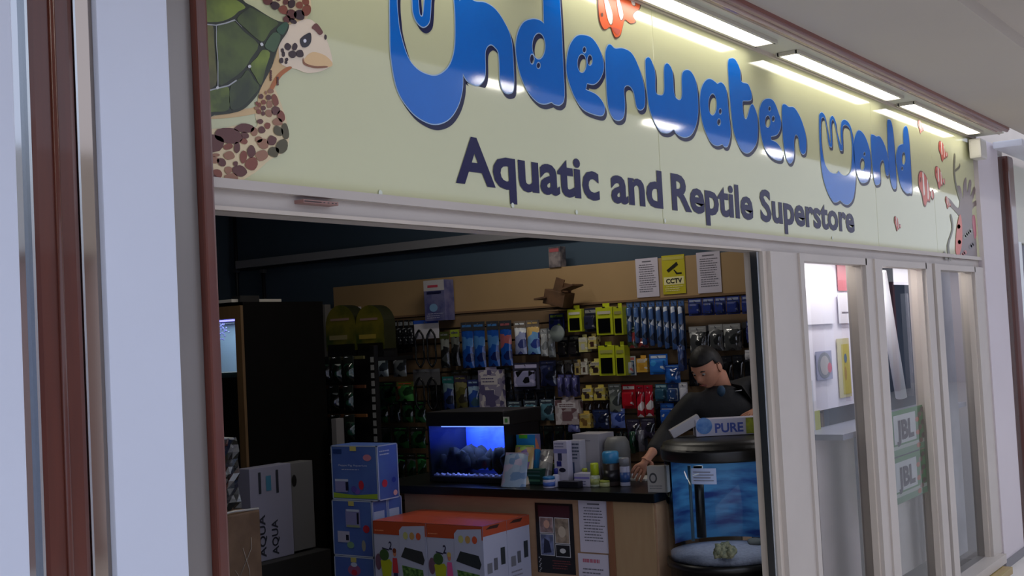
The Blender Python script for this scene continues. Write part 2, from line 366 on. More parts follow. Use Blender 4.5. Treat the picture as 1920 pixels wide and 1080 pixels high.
letter('lettering', [(1061,118),(1066,89),(1078,69.6),(1092,66),(1109,72),(1123.5,93.7),(1131,122.6),(1126,144),(1114,157.5),(1099.5,156.3,1),(1097,168.4,1),(1116,177),(1128,190),(1133,204.5),(1128,216.5),(1111.5,214),(1092,204.5),(1078,185),(1068,161),(1062,139.5)], [ell(1090,119,8.7,18), ell(1104.8,113,5,10.5), ell(1094.6,93.7,3.5,6.5)])
letter('lettering', [(1134,103),(1138,86.5),(1144,84),(1152,91),(1167,91),(1184,101),(1198,130),(1206.6,163.5),(1208,195),(1202,205.7),(1193,201),(1187,173),(1178,160.6),(1169,166),(1170.5,195),(1168,219),(1158.5,225.7),(1147.6,220),(1139,197),(1135.6,151.5)])
letter('lettering', [(1209,120),(1210,110.5),(1216,108),(1222,118),(1227,137),(1228,171),(1235.5,178.5),(1244,173),(1244,132),(1246,121.4),(1252,120),(1259.6,134.6),(1263,175.6),(1271.6,187.6),(1277.6,180),(1277.6,142),(1283.7,132),(1294.5,134.6),(1304,154),(1307.7,190),(1306.5,223.7),(1297,250),(1283.7,257.4),(1270.4,252.6),(1262,242.5,1),(1251,249),(1236.7,245.4),(1224.7,226),(1216,199.7),(1211.4,163.5)])
letter('lettering', [(1311.4,185),(1315,163.5),(1323.4,150.3),(1333,149),(1344,157.5,1),(1352,155),(1360.7,168.4),(1364.3,204.5),(1368.7,247.8),(1364.3,272),(1358,275),(1353.5,270,1),(1342.7,273),(1330.6,264.7),(1318.6,238),(1312.6,209)], [ell(1335,196,8,20.5), ell(1347,229.3,3.5,7), ell(1349.5,209,3,6)])
letter('lettering', [(1364,116.7),(1369.7,109.7),(1378,112.5),(1386.4,130.5),(1389,152.8),(1401.7,158.3),(1407.8,175),(1407,187.5),(1396,189,1),(1391,191.7),(1393.3,216.7),(1399,222.8),(1405.8,200),(1411.4,197),(1418.3,216.7),(1419.7,250),(1415.6,272),(1401.7,286.7),(1387.8,279),(1375,247),(1369.7,205.6),(1365.6,155.6)])
letter('lettering', [(1422.5,216.7),(1426.7,194.4),(1436.4,185.6),(1449,189),(1458.6,211),(1463.3,233),(1457,251.4),(1444.7,255.6,1),(1444.7,262.5,1),(1457,269.4),(1466,286),(1464,300),(1449,297),(1435,282),(1426.7,255.6)], [ell(1438.5,228,5.2,11.7), ell(1449,223,3,6), ell(1442,204,2.5,5)])
letter('lettering', [(1465.6,200),(1471,195.8),(1478,200.6),(1489,202.8),(1501.7,225),(1510,255.6),(1510,283),(1504.4,289),(1499,280.6),(1496,258),(1490.6,252.8),(1487.8,264),(1488,291.7),(1482,305.6),(1474,298.6),(1468,266.7),(1466,233)])
letter('lettering', [(1535,222),(1536,214),(1540.5,211),(1546,218),(1549,233),(1554.5,262),(1557,268),(1556,244.5),(1555,225),(1560,217.5),(1566,228),(1568,244),(1574,266),(1577,271),(1575.5,250),(1577,229),(1583.6,225),(1590.5,230.5),(1596,244),(1599.5,270),(1603,319),(1603,344),(1599,371),(1590.5,382.5),(1582,382),(1574,375,1),(1567,379),(1560,376),(1549,355.5),(1540.5,322),(1536,267)],
       [[(1538.3,228),(1542,219.5),(1545.5,223.6),(1549,239),(1553,270),(1556.7,275.5),(1559.4,271),(1557.8,233),(1561.4,224.5),(1567,244),(1573,277),(1576.7,282),(1579.4,278),(1578.8,241.7),(1583.6,234),(1592.5,241.7),(1596.5,267),(1596.8,294.5),(1594.7,319.5),(1588,329),(1579.4,329),(1571.7,321,1),(1567,326),(1554.5,322),(1544.7,303),(1539,267)]])
letter('lettering', [(1599.5,269.5),(1604.5,250),(1611,244.5),(1621,255.5),(1629.4,280.5),(1631.7,314),(1628,336),(1620,342.5),(1611,339),(1604,318),(1600,295)], [ell(1616,308,4.6,12), ell(1620,289,2,4)])
letter('lettering', [(1632,258),(1636.4,252.8),(1642,256),(1650,257),(1660,277.8),(1665.6,308),(1665,328),(1660,326),(1657,305.6),(1653,300),(1649,311),(1650,339),(1644.7,346.4),(1639,341.7),(1635,311)])
letter('lettering', [(1662.8,233),(1666,224.4),(1671,230.6),(1675,261),(1678,308),(1680,347),(1675.3,354),(1669.7,341.7),(1665,300)])
letter('lettering', [(1693,244.4),(1696.7,236.7),(1701,241.7),(1704.4,272),(1707,316.7),(1709,358),(1704.4,361.7),(1697.5,361),(1687.8,347),(1681.7,316.7),(1679.4,294.4),(1683.6,275),(1693,270,1)], [ell(1693.5,297,3.6,12), ell(1690.8,316,2,4)])
# the line of plain letters
A0 = onY(852, 339, SY); A1 = onY(1600, 437, SY); At = onY(873, 253, SY)
fr = frY(SY, 0, A0.z)
mi = mat((22, 18, 72), .25, spec=.12); hh = .142
for wd, xa, xb in (('Aquatic', 852, 1122), ('and', 1144, 1241), ('Reptile', 1258, 1410), ('Superstore', 1424, 1600)):
    a, b = onY(xa, 300+(xa-852)*.13, SY).x, onY(xb, 300+(xb-852)*.13, SY).x
    MB().text(fr, wd, a, 0, b-a, hh, mi, .002, .030).build('lettering', sign, 'dark navy plain bold word')
# turtle
m = MB(); CR = mat((222, 202, 160), .3); OUT = mat((34, 40, 22), .3)
SCALE = printmat((120, 66, 50), (74, 44, 40), (150, 112, 84), 30, .3)
def cell(cx, cy, rx, ry, rot, m_, n=7, seed=0, lift=.003):
    rnd = random.Random(seed+int(cx*3+cy)); pts = []
    for i in range(n):
        a = 2*math.pi*i/n+rnd.uniform(-.16, .16); r = rnd.uniform(.95, 1.15)*(1.12 if seed in (2, 3) else 1)
        x, y = rx*r*math.cos(a), ry*r*math.sin(a); c, s_ = math.cos(rot), math.sin(rot); pts.append((cx+x*c-y*s_, cy+x*s_+y*c))
    sart(m, pts, m_, lift, True, 2)
# upper flipper, lower flipper, neck, head
sart(m, [(470,-30),(500,-5),(530,15),(536,30),(530,45),(545,50),(570,40),(582,20),(582,0),(575,-30),(520,-50)], CR, .001)
sart(m, [(365,345,1),(366,330),(372,255),(392,243),(420,240),(450,234),(468,240),(482,235),(478,215),(484,190),(500,165),(512,160),(520,178),(532,210),(540,245),(540,270),(528,288),(505,300),(480,322),(448,342,1)], CR, .001)
sart(m, [(560,20),(535,40),(522,80),(515,110),(500,130),(485,175),(478,200),(440,206),(400,218),(366,218,1),(366,224,1),(420,222),(470,215),(490,205),(512,170),(524,145),(545,128),(560,120),(570,60)], mat((212, 180, 130), .3), .0012)
sart(m, [(530,55),(555,42),(580,36),(600,55),(612,75),(622,110),(619,124),(600,134),(575,137),(555,130),(535,125),(524,115),(522,80)], mat((232, 214, 190), .3), .0016)
sart(m, [(570,110),(585,98),(608,104),(622,118),(617,126),(590,126),(572,120)], mat((226, 190, 140), .3), .002)
sart(m, [(567,108),(571,118),(588,124),(610,124),(612,127),(588,128),(568,121)], mat((140, 90, 60), .3), .0026)
DK = mat((52, 28, 34), .3); BR = mat((128, 64, 44), .3); BR2 = mat((92, 44, 38), .3); OLV = mat((78, 70, 40), .3)
sart(m, [(561,75),(570,66),(581,62),(582,78),(575,88),(565,88)], mat((30, 22, 30), .2), .0026)
sart(m, ell(570,77,3,3.5), mat((225, 225, 235), .2), .0032, False)
for cx, cy, rx, ry in ((538,88,6,7),(551,88,5,7),(547,102,7,7),(561,101,7,7),(530,102,3,5),(526,114,4,5),(536,112,3,3),(528,95,3,4),(535,117,2.5,3.5)): cell(cx, cy, rx, ry, 0, DK, 7, 1)
sart(m, [(583,52),(592,44),(602,56),(604,62),(598,66),(590,58)], mat((110, 62, 58), .3), .0026)
sart(m, ell(609,70,2.5,5), DK, .0026, False)
for k, (cx, cy, rx, ry) in enumerate(((500,2,8,7),(514,11,8,7),(530,19,8,7),(545,28,9,8),(560,28,9,8),(573,20,8,10),(520,-4,6,5),(545,8,6,7),(560,10,6,6),(534,4,5,5),(552,-5,6,5),(572,4,6,5),(537,36,6,6),(548,40,7,4),(498,-12,7,6))): cell(cx, cy, rx, ry, .5, (BR2, DK, BR)[k % 3], 7, 2)
for k, (cx, cy, rx, ry, ro) in enumerate(((392,268,23,16,.1),(427,254,23,13,.25),(456,241,16,7.5,0),(371,289,7,9,0),(388,291,6,5,0),(403,291,7,3,0),(426,275,8,5,-.2),(458,254,7,5,.4),(475,247,6,7,0),(456,265,6,5,0),(443,277,5,9,0),(400,300,9,6,.3),(383,309,11,9,.4),(414,304,8,6,.6),(428,292,9,7,0),(455,295,6,10,.1),(470,284,7,10,0),(489,292,10,9,0),(470,307,10,11,.2),(448,321,12,9,.2),(427,319,7,6,0),(407,325,8,6,.7),(388,333,14,7,0),(432,334,11,8,0),(414,339,3,3,0),(440,307,4,4,0),(492,270,10,8,.5),(512,285,9,9,0),(508,264,8,8,.7),(527,275,9,13,.4),(533,247,6,14,-.15),(520,246,7,9,-.5),(519,229,8,6,.2),(526,218,6,10,-.3),(515,208,7,7,0),(503,213,6,6,0),(514,188,5,10,-.3),(502,183,4.5,4.5,0),(504,196,5,6,0),(493,192,4,4,0),(488,181,4,4,0),(506,171,5,4,0),(485,197,3,4,0),(492,203,4,4,0),(480,203,4,3,0),(484,210,4,4,0),(492,213,3,4,0),(497,174,2,3,0),(480,194,2.5,3,0),(489,244,6,6,0),(484,262,6,5,0),(500,236,5,5,0),(486,228,5,4,0))):
    c = (BR2 if k < 3 else (OLV if cx+cy*.6 > 665 and k % 4 else (BR, BR2, mat((150, 104, 78), .3))[k % 3])); cell(cx, cy, rx, ry, ro, c, 7, 3)
for k in range(9): cell(506+(k*13) % 26, 134+((k*17) % 30)-(k*13 % 26)*.35, 2.0, 2.4, 0, BR2, 6, 4, .0034)
sart(m, [(540,125),(546,128),(528,142),(516,160),(508,172),(503,170),(512,150),(524,135)], mat((178, 104, 54), .3), .002)
# shell
sart(m, [(360,-40),(440,-25),(455,2),(475,14),(500,30),(520,40),(539,45),(537,60),(524,80),(514,105),(508,125),(490,160),(478,182),(455,205),(430,213),(400,216),(360,215)], OUT, .0036)
G1, G2, G3 = mat((120, 138, 50), .3, c2=(70, 84, 36), vs=9), mat((84, 100, 44), .3, c2=(46, 56, 34), vs=8), mat((112, 112, 54), .3, c2=(62, 56, 34), vs=7)
for k, (pts, c) in enumerate((([(362,38),(364,15),(378,3),(410,-15),(440,0),(458,14),(445,22),(432,33),(405,42)], G1), ([(364,52),(380,49),(397,50),(399,80),(402,120),(402,160),(364,168)], G3), ([(406,50),(430,42),(437,41),(455,60),(482,84),(468,110),(455,130),(430,150),(407,158),(405,100)], G2),
        ([(442,36),(462,18),(470,16),(500,32),(520,44),(505,58),(492,78),(478,72),(458,54)], G2), ([(366,176),(374,174),(374,208),(367,208)], G1), ([(378,173),(400,168),(424,163),(428,178),(426,206),(400,210),(378,208)], G1),
        ([(430,160),(450,146),(462,132),(474,150),(484,164),(470,182),(452,200),(430,204)], G2), ([(466,124),(480,108),(490,94),(504,100),(496,128),(487,160),(476,144)], G1), ([(494,86),(510,62),(524,68),(514,96),(505,96)], mat((66, 92, 62), .3)), ([(516,56),(532,42),(538,48),(528,66)], mat((48, 84, 62), .3)))):
    sart(m, pts, c, .0044, True, 3)
SV = mat((168, 172, 176), .3)
for pts in ([(362,46),(380,45),(402,47)], [(402,47),(420,43),(437,37)], [(402,48),(402,80),(405,115),(405,163)], [(362,173),(385,170),(405,165),(425,160),(440,150)], [(437,37),(445,45),(450,50)]):
    L = pts; R_ = [(x+1.6, y+2.2) for x, y in pts[::-1]]; sart(m, L+R_, SV, .0052, False)
for x, y in ((488, 84), (465, 125), (405, 165)): cell(x, y, 3.2, 3.2, .3, mat((210, 212, 214), .3), 4, 5, .0054)
m.build('turtle_picture', sign, 'printed swimming turtle with green shell')
# clownfish and reef
ORG, ORD, WHT, BLK = mat((236, 96, 30), .3), mat((206, 84, 60), .3), mat((240, 232, 222), .3), mat((120, 56, 40), .3)
def fish(x, y, s, body=ORG, sq=.55):
    f = MB()
    def q(pts, c, l): sart(f, [(x+a*s*sq, y+b*s+a*s*.2) for a, b in pts], c, l, True, 3)
    q([(-46,-30),(-40,-52),(-20,-60),(10,-52),(30,-30),(44,-10),(60,-20),(70,0),(58,14),(44,6),(40,24),(20,26),(8,44),(-8,40),(-20,14),(-40,-4)], BLK, .002)
    q([(-44,-30),(-38,-49),(-22,-56),(6,-50),(26,-30),(42,-8),(58,-16),(66,0),(56,10),(42,2),(36,20),(20,22),(6,40),(-6,34),(-18,10),(-38,-8)], body, .0028)
    q([(-18,-54),(-8,-52),(-4,-20),(0,4),(-8,12),(-14,-14)], WHT, .0036); q([(14,-40),(22,-36),(26,-10),(28,14),(20,16),(18,-12)], WHT, .0036)
    q([(46,-10),(52,-12),(54,6),(48,6)], WHT, .0036)
    q([(-34,-36),(-28,-38),(-28,-26),(-34,-24)], BLK, .0044)
    return f
f = MB(); OL = mat((90, 40, 20), .3)
FP = [(1119,5),(1122,-20),(1150,-30),(1180,-15),(1198,-2),(1200,16),(1191,22),(1186,30),(1192,42),(1181,45),(1171,38),(1166,55),(1162,68),(1153,73),(1147,62),(1143,52),(1131,57),(1122,40)]
sart(f, FP, OL, .002, True, 3); sart(f, [(1158+(x-1158)*.95, 15+(y-15)*.955) for x, y in FP], ORG, .0028, True, 3)
for q in ([(1130,-12),(1138,0),(1147,28),(1145,46),(1139,40),(1133,14)], [(1152,-22),(1160,0),(1167,28),(1162,38),(1156,14)], [(1180,-8),(1187,-2),(1189,10),(1183,8)]):
    sart(f, [(x+1, y+1) for x, y in q], OL, .0034, True, 3); sart(f, q, WHT, .004, True, 3)
sart(f, ell(1127,28,2.2,4), OL, .0046, False); sart(f, [(1146,52),(1150,60),(1157,66),(1161,58),(1156,54)], ORD, .0036, True, 3)
f.build('clownfish_picture', sign, 'large orange clownfish printed above the lettering')
for x, y, s in ((1766, 287, .36), (1760, 337, .40), (1733, 360, .62), (1681, 422, .26), (1725, 240, .24), (1776, 382, .22)):
    fish(x, y, s, ORD, .42).build('clownfish_picture', sign)
m = MB(); RF = mat((112, 92, 88), .3); RP = mat((176, 84, 74), .3)
sart(m, [(1792,486,1),(1797,440),(1799,410),(1790,396),(1775,380),(1779,372),(1795,390),(1799,378),(1793,352),(1800,350),(1805,372),(1806,345),(1811,333),(1813,360),(1817,338),(1821,342),(1819,368),(1826,350),(1828,360),(1822,380),(1830,376),(1831,384),(1822,394),(1826,420),(1830,450),(1832,488,1)], RF, .002)
sart(m, [(1791,470),(1793,430),(1799,402),(1803,420),(1803,455),(1797,480)], mat((214, 92, 62), .3), .003)
sart(m, [(1822,410),(1827,405),(1830,440),(1826,446)], mat((180, 50, 80), .3), .003)
for k in range(14): cell(1797+(k*11) % 30, 425+(k*19) % 60, 3, 4, 0, (RP, mat((130, 128, 112), .3), mat((86, 70, 74), .3))[k % 3], 6, 6)
for pts in ([(1788,290),(1787,320),(1790,345),(1798,375),(1801,372),(1793,345),(1790,318),(1791,292)], [(1779,486),(1775,460),(1784,430),(1781,405),(1784,404),(1787,430),(1779,460),(1783,486)], [(1772,486),(1768,474),(1771,472),(1777,486)], [(1790,318),(1797,312),(1799,306),(1800,312),(1797,317),(1791,322)]):
    sart(m, pts, mat((96, 92, 66), .3), .0024, True, 3)
m.build('reef_picture', sign, 'printed brown fan coral and reef plants')
# sign fixing screws
for x, y in ((712, 362), (1080, 398), (1246, 414), (960, 385), (1560, 446)): m = MB(); m.disc(frY(SY, S2((x, y))[0], S2((x, y))[1]), 0, 0, .008, .008, mat((200, 205, 190), .3, metal=.5), .003); m.build('screw_cap', sign)
# ------------------------------------------------------------------ the far side of the mall, seen mirrored in the glass
lm = mat((255, 250, 238), .5, emit=26)
bt = struct('ceiling', MB().box((4, -1.62, 4.0), (34, -1.38, 4.15), mat((200, 198, 196), .6)))
for k, x in enumerate((8.33, 11.24, 14.3, 17.5, 20.6, 23.7)):
    t = thing('mall_lamp', 'ceiling tube lamp of the mall on the beam above the walkway', 'lamp', (x, -1.5, 3.9), 'tube lamps of the mall')
    MB().box((x-.3, -1.55, 3.87), (x+.3, -1.45, 3.91), lm).build('tube', t); MB().box((x-.32, -1.57, 3.91), (x+.32, -1.43, 4.0), mat((220, 220, 220), .4)).build('housing', t)
m = MB().box((-8, -5.3, 2.7), (34, -5, 3.6), mat((214, 208, 200), .5))
for k in range(12): m.box((-7+k*3.5, -5.05, 0), (-6.4+k*3.5, -4.8, 2.7), WHITEP)
struct('wall_opposite', m)
for k in range(12):
    a = -6.4+k*3.5; t = thing('opposite_shop', 'shop front across the walkway with pale posters', 'shop front', (a+1.4, -5, 0), 'shop fronts across the walkway')
    MB().box((a, -5.25, 0), (a+2.9, -5.2, 2.7), mat(((150, 170, 200), (196, 190, 200), (90, 96, 110), (180, 150, 140))[k % 4], .4)).build('shop_window', t)
    MB().box((a+.3, -5.2, 1.0), (a+1.0, -5.18, 2.0), mat((230, 230, 236), .4)).build('poster', t)
    MB().box((a+1.6, -5.2, 0), (a+1.75, -5.1, 2.7), mat((150, 70, 60), .4)).build('post', t)
struct('wall_far', MB().box((34, -6, 0), (34.2, 9, 3.6), mat((210, 208, 215), .6)))
# ================================================================== inside the shop
MDF = mat((172, 142, 102), .55, var=.06, vs=3); SLAT = mat((128, 104, 78), .55, var=.08, vs=4); GROOVE = mat((84, 66, 50), .7)
tl = onX(624.5, 540.5, XS); tr = onX(1406.7, 466.7, XS); ZT = (tl.z+tr.z)/2; YL = tl.y
g1 = (onX(719, 599, XS).z+onX(1415, 545, XS).z)/2
sw = thing('slatwall', 'long pale wooden slatted display wall full of hanging products', 'display wall', (XS+.05, 4.3, 0))
MB().box((XS, 2.55, g1), (XS+.03, YL, ZT), MDF, .003).build('header_board', sw)
m = MB().box((XS+.02, 2.55, 0), (XS+.04, YL, g1), GROOVE); z = g1-.012
while z > .1: m.box((XS, 2.55, z-.088), (XS+.02, YL, z), SLAT, .003); z -= .1
m.box((XS-.012, 2.55, g1-.006), (XS, YL, g1+.008), mat((126, 98, 72), .5)); m.build('slats', sw)
HOOKM = mat((150, 152, 156), .25, metal=.9)
def WP(x, y, d=0): p = onX(x, y, XS-d); return p.y, p.z
def hook(y, z, d, t):
    MB().tube([(XS-.0006, y, z), (XS-d-.008, y, z), (XS-d-.016, y, z+.008)], .003, HOOKM, 5).build('peg_hook', t)
CLEAR = mat((150, 160, 170), .12, coat=.5)
def span(r, d): # pixel rectangle -> y left, y right, z top, z bottom on the plane d in front of the wall
    cx, cy = (r[0]+r[2])/2, (r[1]+r[3])/2
    return onX(r[0], cy, XS-d).y, onX(r[2], cy, XS-d).y, onX(cx, r[1], XS-d).z, onX(cx, r[3], XS-d).z
def hung(kind, r, label, cat, c=(60, 80, 140), c2=(20, 24, 40), c3=(200, 205, 215), d=.09, group=None, head=None, seed=None):
    yl, yr, zt, zb = span(r, d); w = abs(yl-yr); h = zt-zb; X = XS-d; yc = (yl+yr)/2
    seed = seed if seed is not None else int(r[0]*7+r[1])
    rnd = random.Random(seed)
    t = thing({'pouch': 'product_pouch', 'card': 'blister_pack', 'box': 'boxed_product', 'tube': 'tube_pack', 'hose': 'hose_pack', 'window': 'window_box'}[kind], label, cat, (X, yc, zb), group)
    hook(yc, zt-.02, d, t)
    fr = frX(X-.012, yl, zb)
    pm = printmat(c, c2, c3, 16/max(w, .05)*.25+6, .3, .6)
    hc = mat(head or c, .35)
    if kind == 'pouch':
        nx, nz = 8, 10; vs = []; hz = h*.84; top = zb+hz
        for side in (1, -1):
            for j in range(nz+1):
                for i in range(nx+1):
                    u, v = i/nx, j/nz; b = (math.sin(math.pi*u)*math.sin(math.pi*min(1, v*.92+.08)))**.5*.024*(1.15-.5*v)
                    b += rnd.uniform(-.004, .004)*(1 if 0 < i < nx and 0 < j < nz else 0)
                    b *= min(1, d/.075)
                    vs.append((X-side*b, yl+(yr-yl)*(u*(1-.04*math.sin(v*3))+.02*math.sin(v*3)), zb+hz*v))
        o_ = (nx+1)*(nz+1); fs = []
        for s_ in (0, 1):
            for j in range(nz):
                for i in range(nx):
                    a = s_*o_+j*(nx+1)+i; q = (a, a+1, a+nx+2, a+nx+1); fs.append(q if s_ else q[::-1])
        gm = printmat(c, c2, c3, 22, .16, .55, coat=.8); MB().add(vs, fs, gm, True).build('pouch', t)
        MB().box((X-.004, yl, top-.01), (X+.004, yr, zt), hc).rect((V3((X-.004, yl, top)), -Y_, Z_, -X_), w*.12, h*.05, w*.88, h*.10, mat(c3, .4)).build('header_card', t)
    elif kind == 'card':
        MB().box((X, yl, zb), (X+.004, yr, zt), hc).rect((V3((X, yl, zb)), -Y_, Z_, -X_), w*.08, h*.80, w*.92, h*.93, mat(c3, .4)).rect((V3((X, yl, zb)), -Y_, Z_, -X_), w*.1, h*.05, w*.9, h*.74, mat(c2, .4)).build('backing_card', t)
        MB().box((X-.032, yl-w*.12, zb+h*.10), (X-.0005, yr+w*.12, zb+h*.70), pm, .012).build('blister', t)
    elif kind == 'box':
        m = MB().box((X-.02, yl, zb), (X+.035, yr, zt-.012), pm if c2 != c else mat(c, .4), .002)
        m.box((X+.005, yl-w*.25, zt-.014), (X+.009, yr+w*.25, zt+.006), mat(c, .4)); f2 = frX(X-.02, yl, zb)
        m.rect(f2, w*.12, h*.62, w*.88, h*.82, mat(c3, .4)).rect(f2, w*.3, h*.15, w*.7, h*.5, mat(c2, .3)).lines(f2, w*.15, h*.66, w*.85, h*.8, 2, mat(c2, .4), .002, seed)
        m.build('carton', t)
    elif kind == 'window':
        m = MB().box((X-.03, yl, zb), (X+.04, yr, zt-.012), mat(c, .35), .003); f2 = frX(X-.03, yl, zb)
        m.box((X+.0, yl-w*.3, zt-.014), (X+.004, yr+w*.3, zt+.012), mat(c, .35))
        m.rect(f2, w*.1, h*.70, w*.9, h*.80, mat(c3, .4)); m.lines(f2, w*.12, h*.66, w*.9, h*.70, 1, mat((20, 20, 20), .4), .002, seed).disc(f2, w*.5, h*.93, w*.1, h*.02, mat(c2, .4), .002)
        m.build('carton', t); MB().box((X-.034, yl-w*.14, zb+h*.07), (X-.031, yr+w*.14, zb+h*.56), mat((12, 13, 14), .15), .001).build('window_film', t)
    elif kind == 'tube':
        MB().box((X, yl, zb+h*.05), (X+.003, yr, zt), mat(c2, .4)).rect((V3((X, yl, zb)), -Y_, Z_, -X_), w*.1, h*.88, w*.9, h*.97, mat(c, .4)).build('backing_card', t)
        r_ = w*.36; m = MB().lathe([(r_*.6, 0), (r_, h*.03), (r_, h*.84), (r_*.7, h*.87)], (X-r_, yc, zb), printmat(c, c2, c3, 26, .15, .5, coat=.8), 12); m.build('tube', t)
    elif kind == 'hose':
        MB().box((X, yl, zb+h*.62), (X+.004, yr, zt), hc).rect((V3((X, yl, zb)), -Y_, Z_, -X_), 0, h*.93, w, h, mat(c3, .4)).build('backing_card', t)
        for q in (.28, .74):
            ycc = yl+(yr-yl)*q; pts = [(X-.015+.006*math.sin(a*5), ycc+math.sin(a)*w*.17, zb+h*.42+math.cos(a)*h*.38) for a in [i*math.pi/12 for i in range(25)]]
            MB().tube(pts, .007, mat((24, 26, 30), .25), 8).build('hose_loop', t)
    return t
B1, B2, B3 = (44, 84, 168), (24, 34, 84), (190, 205, 232)
YE, YK = (190, 200, 40), (22, 24, 20)
# ---- top row, left to right
for k in range(6): hung('card', (716+k*10.4, 602+k*-.5, 725+k*10.4, 652-k*.4), 'small dark blister pack with silver tip in the row beside the domed displays', 'pack', (30, 32, 38), (20, 20, 24), (150, 155, 160), group='small dark packs in the top left row of the slatted wall')
hung('hose', (776, 600, 824, 692), 'white card with two big black hose loops on the slatted wall', 'hose pack', (210, 208, 216), (30, 30, 34), (50, 90, 190), head=(206, 204, 214))
hung('pouch', (826, 622, 843, 690), 'black bag hanging between the hose loops and the blue bags', 'bag', (26, 28, 30), (60, 64, 66), (120, 124, 120), head=(70, 78, 40))
hung('pouch', (846, 618, 862, 686), 'dark bag under a lime and white header just left of the blue bags', 'bag', (30, 32, 32), (14, 15, 16), (96, 100, 96), head=(150, 170, 60))
for k, (x, l) in enumerate(((866, 'leftmost large blue shiny bag of the top row'), (888, 'second large blue bag of the top row with a bright silver streak'), (914, 'third large blue bag of the top row, left of the clear shiny bag'), (938, 'fourth large blue bag of the top row, red and white at its foot'))):
    hung('pouch', (x, 604-k, x+22, 690-k*1.5), l, 'bag', (28, 76, 160), (22, 36, 92), (70, 120, 180) if k != 3 else (160, 90, 96), head=(60, 62, 68), d=.11)
hung('pouch', (965, 602, 987, 664), 'silvery clear bag with white parts right of the four blue bags', 'bag', (150, 160, 200), (60, 70, 130), (230, 235, 240), head=(130, 120, 110), d=.11)
hung('pouch', (988, 600, 1012, 664), 'silvery blue bag with an orange spot right of the four blue bags', 'bag', (120, 170, 220), (50, 70, 150), (225, 190, 120), head=(130, 120, 110), d=.11)
hung('card', (1030, 588, 1058, 622), 'dark blue card with a green label left of the yellow and black pack', 'pack', (30, 40, 100), (24, 40, 60), (130, 160, 60))
hung('pouch', (1014, 616, 1027, 668), 'curved white plastic pack under the dark blue card', 'pack', (180, 184, 186), (120, 126, 130), (214, 214, 214))
hung('pouch', (1028, 614, 1041, 670), 'grey clear pack under the dark blue card', 'pack', (130, 136, 140), (90, 96, 104), (190, 194, 196))
c = onX(1045, 625, XS-.12); t = thing('dial_pack', 'round white dial below the dark blue card with green label', 'dial', c)
MB().lathe([(0, -.012), (.05, -.01), (.056, 0), (.05, .008), (0, .01)], c, mat((150, 160, 158), .3), 20, 'X').build('dial', t); hook(c.y, c.z+.03, .09, t)
hung('window', (1069, 576, 1095, 622), 'yellow framed black pack with a white drawing, first at the left', 'box', YE, YK, (210, 205, 190))
hung('card', (1096, 578, 1120, 622), 'black and grey pack between the two kinds of yellow boxes', 'pack', (40, 44, 70), (26, 28, 32), (150, 150, 150))
hung('window', (1122, 572, 1153, 628), 'tall yellow box with black window, upper left one of the stack', 'box', YE, YK, (196, 190, 170), d=.13)
hung('window', (1155, 572, 1172, 628), 'narrow yellow box with black window, upper right one', 'box', (180, 188, 40), YK, (150, 146, 90), d=.13)
for k in range(8):
    hung('tube', (1176+k*13.9, 567-k*.8, 1188+k*13.9, 642+k*2.4), 'tall slim blue tube pack in the row of eight right of the yellow boxes', 'tube pack', (72, 104, 160), (46, 60, 84), (214, 222, 236), group='tall blue tube packs')
for k, (x, w, l) in enumerate(((1291, 25, 'blue pack with white parts, leftmost of the upper right row'), (1318, 21, 'blue pack showing white numerals in the upper right row'), (1341, 20, 'blue pack third in the upper right row'), (1363, 24, 'blue pack with grey oval, fourth in the upper right row'), (1391, 25, 'blue pack hanging by the right door jamb'))):
    hung('card', (x, 560-k*1.6, x+w, 592-k), l, 'pack', (40, 56, 130), (50, 60, 90), (150, 160, 190))
for k, (x, w, y, l) in enumerate(((1293, 32, 612, 'clear pack with grey header above the man, left one'), (1330, 26, 608, 'clear pack with grey header above the man, middle one'), (1357, 32, 607, 'clear pack with grey header above the man, right one'))):
    hung('pouch', (x, y, x+w, y+50), l, 'pack', (70, 72, 74), (36, 38, 40), (170, 172, 172), head=(150, 150, 150))
hung('card', (1400, 602, 1419, 642), 'small blue and white pack below the upper right row by the jamb', 'pack', (46, 54, 120), (90, 110, 170), (160, 180, 220))
hung('card', (1397, 656, 1421, 674), 'white card hanging by the right door jamb above the shoulder of the man', 'card', (200, 200, 206), (180, 180, 190), (214, 214, 220))
# ---- second and third rows
hung('box', (1088, 629, 1104, 660), 'cream packet left of its twin under the black and grey pack', 'packet', (200, 194, 130), (190, 190, 186), (214, 210, 190))
hung('box', (1105, 627, 1121, 654), 'cream packet with dark square under the black and grey pack', 'packet', (206, 190, 110), (70, 44, 40), (214, 210, 190))
hung('window', (1127, 644, 1157, 704), 'tall yellow box with black window, lower left one', 'box', YE, YK, (170, 170, 90), d=.13)
hung('window', (1159, 644, 1176, 704), 'narrow yellow box with black window, lower right one', 'box', (184, 192, 44), YK, (150, 150, 80), d=.13)
hung('pouch', (1176, 612, 1194, 652), 'red and green lure-like pack between the yellow boxes and the blue tubes', 'pack', (60, 80, 60), (150, 60, 60), (190, 190, 180))
hung('pouch', (1195, 634, 1216, 652), 'small red bag below the blue tube packs', 'bag', (140, 56, 56), (70, 60, 66), (190, 180, 180))
hung('box', (1080, 676, 1091, 703), 'narrow brown and cream packet, leftmost of three small ones', 'packet', (170, 150, 90), (60, 50, 50), (180, 170, 150))
hung('box', (1092, 674, 1104, 702), 'narrow white packet, middle of three small ones', 'packet', (206, 204, 190), (90, 70, 60), (214, 210, 200))
hung('box', (1108, 674, 1131, 703), 'square yellow packet with black mark, right of three small ones', 'packet', (206, 196, 110), (50, 36, 36), (214, 206, 190))
hung('card', (1165, 668, 1192, 704), 'white and blue pack with a round white window right of the lower yellow boxes', 'pack', (200, 205, 210), (40, 90, 130), (210, 120, 120))
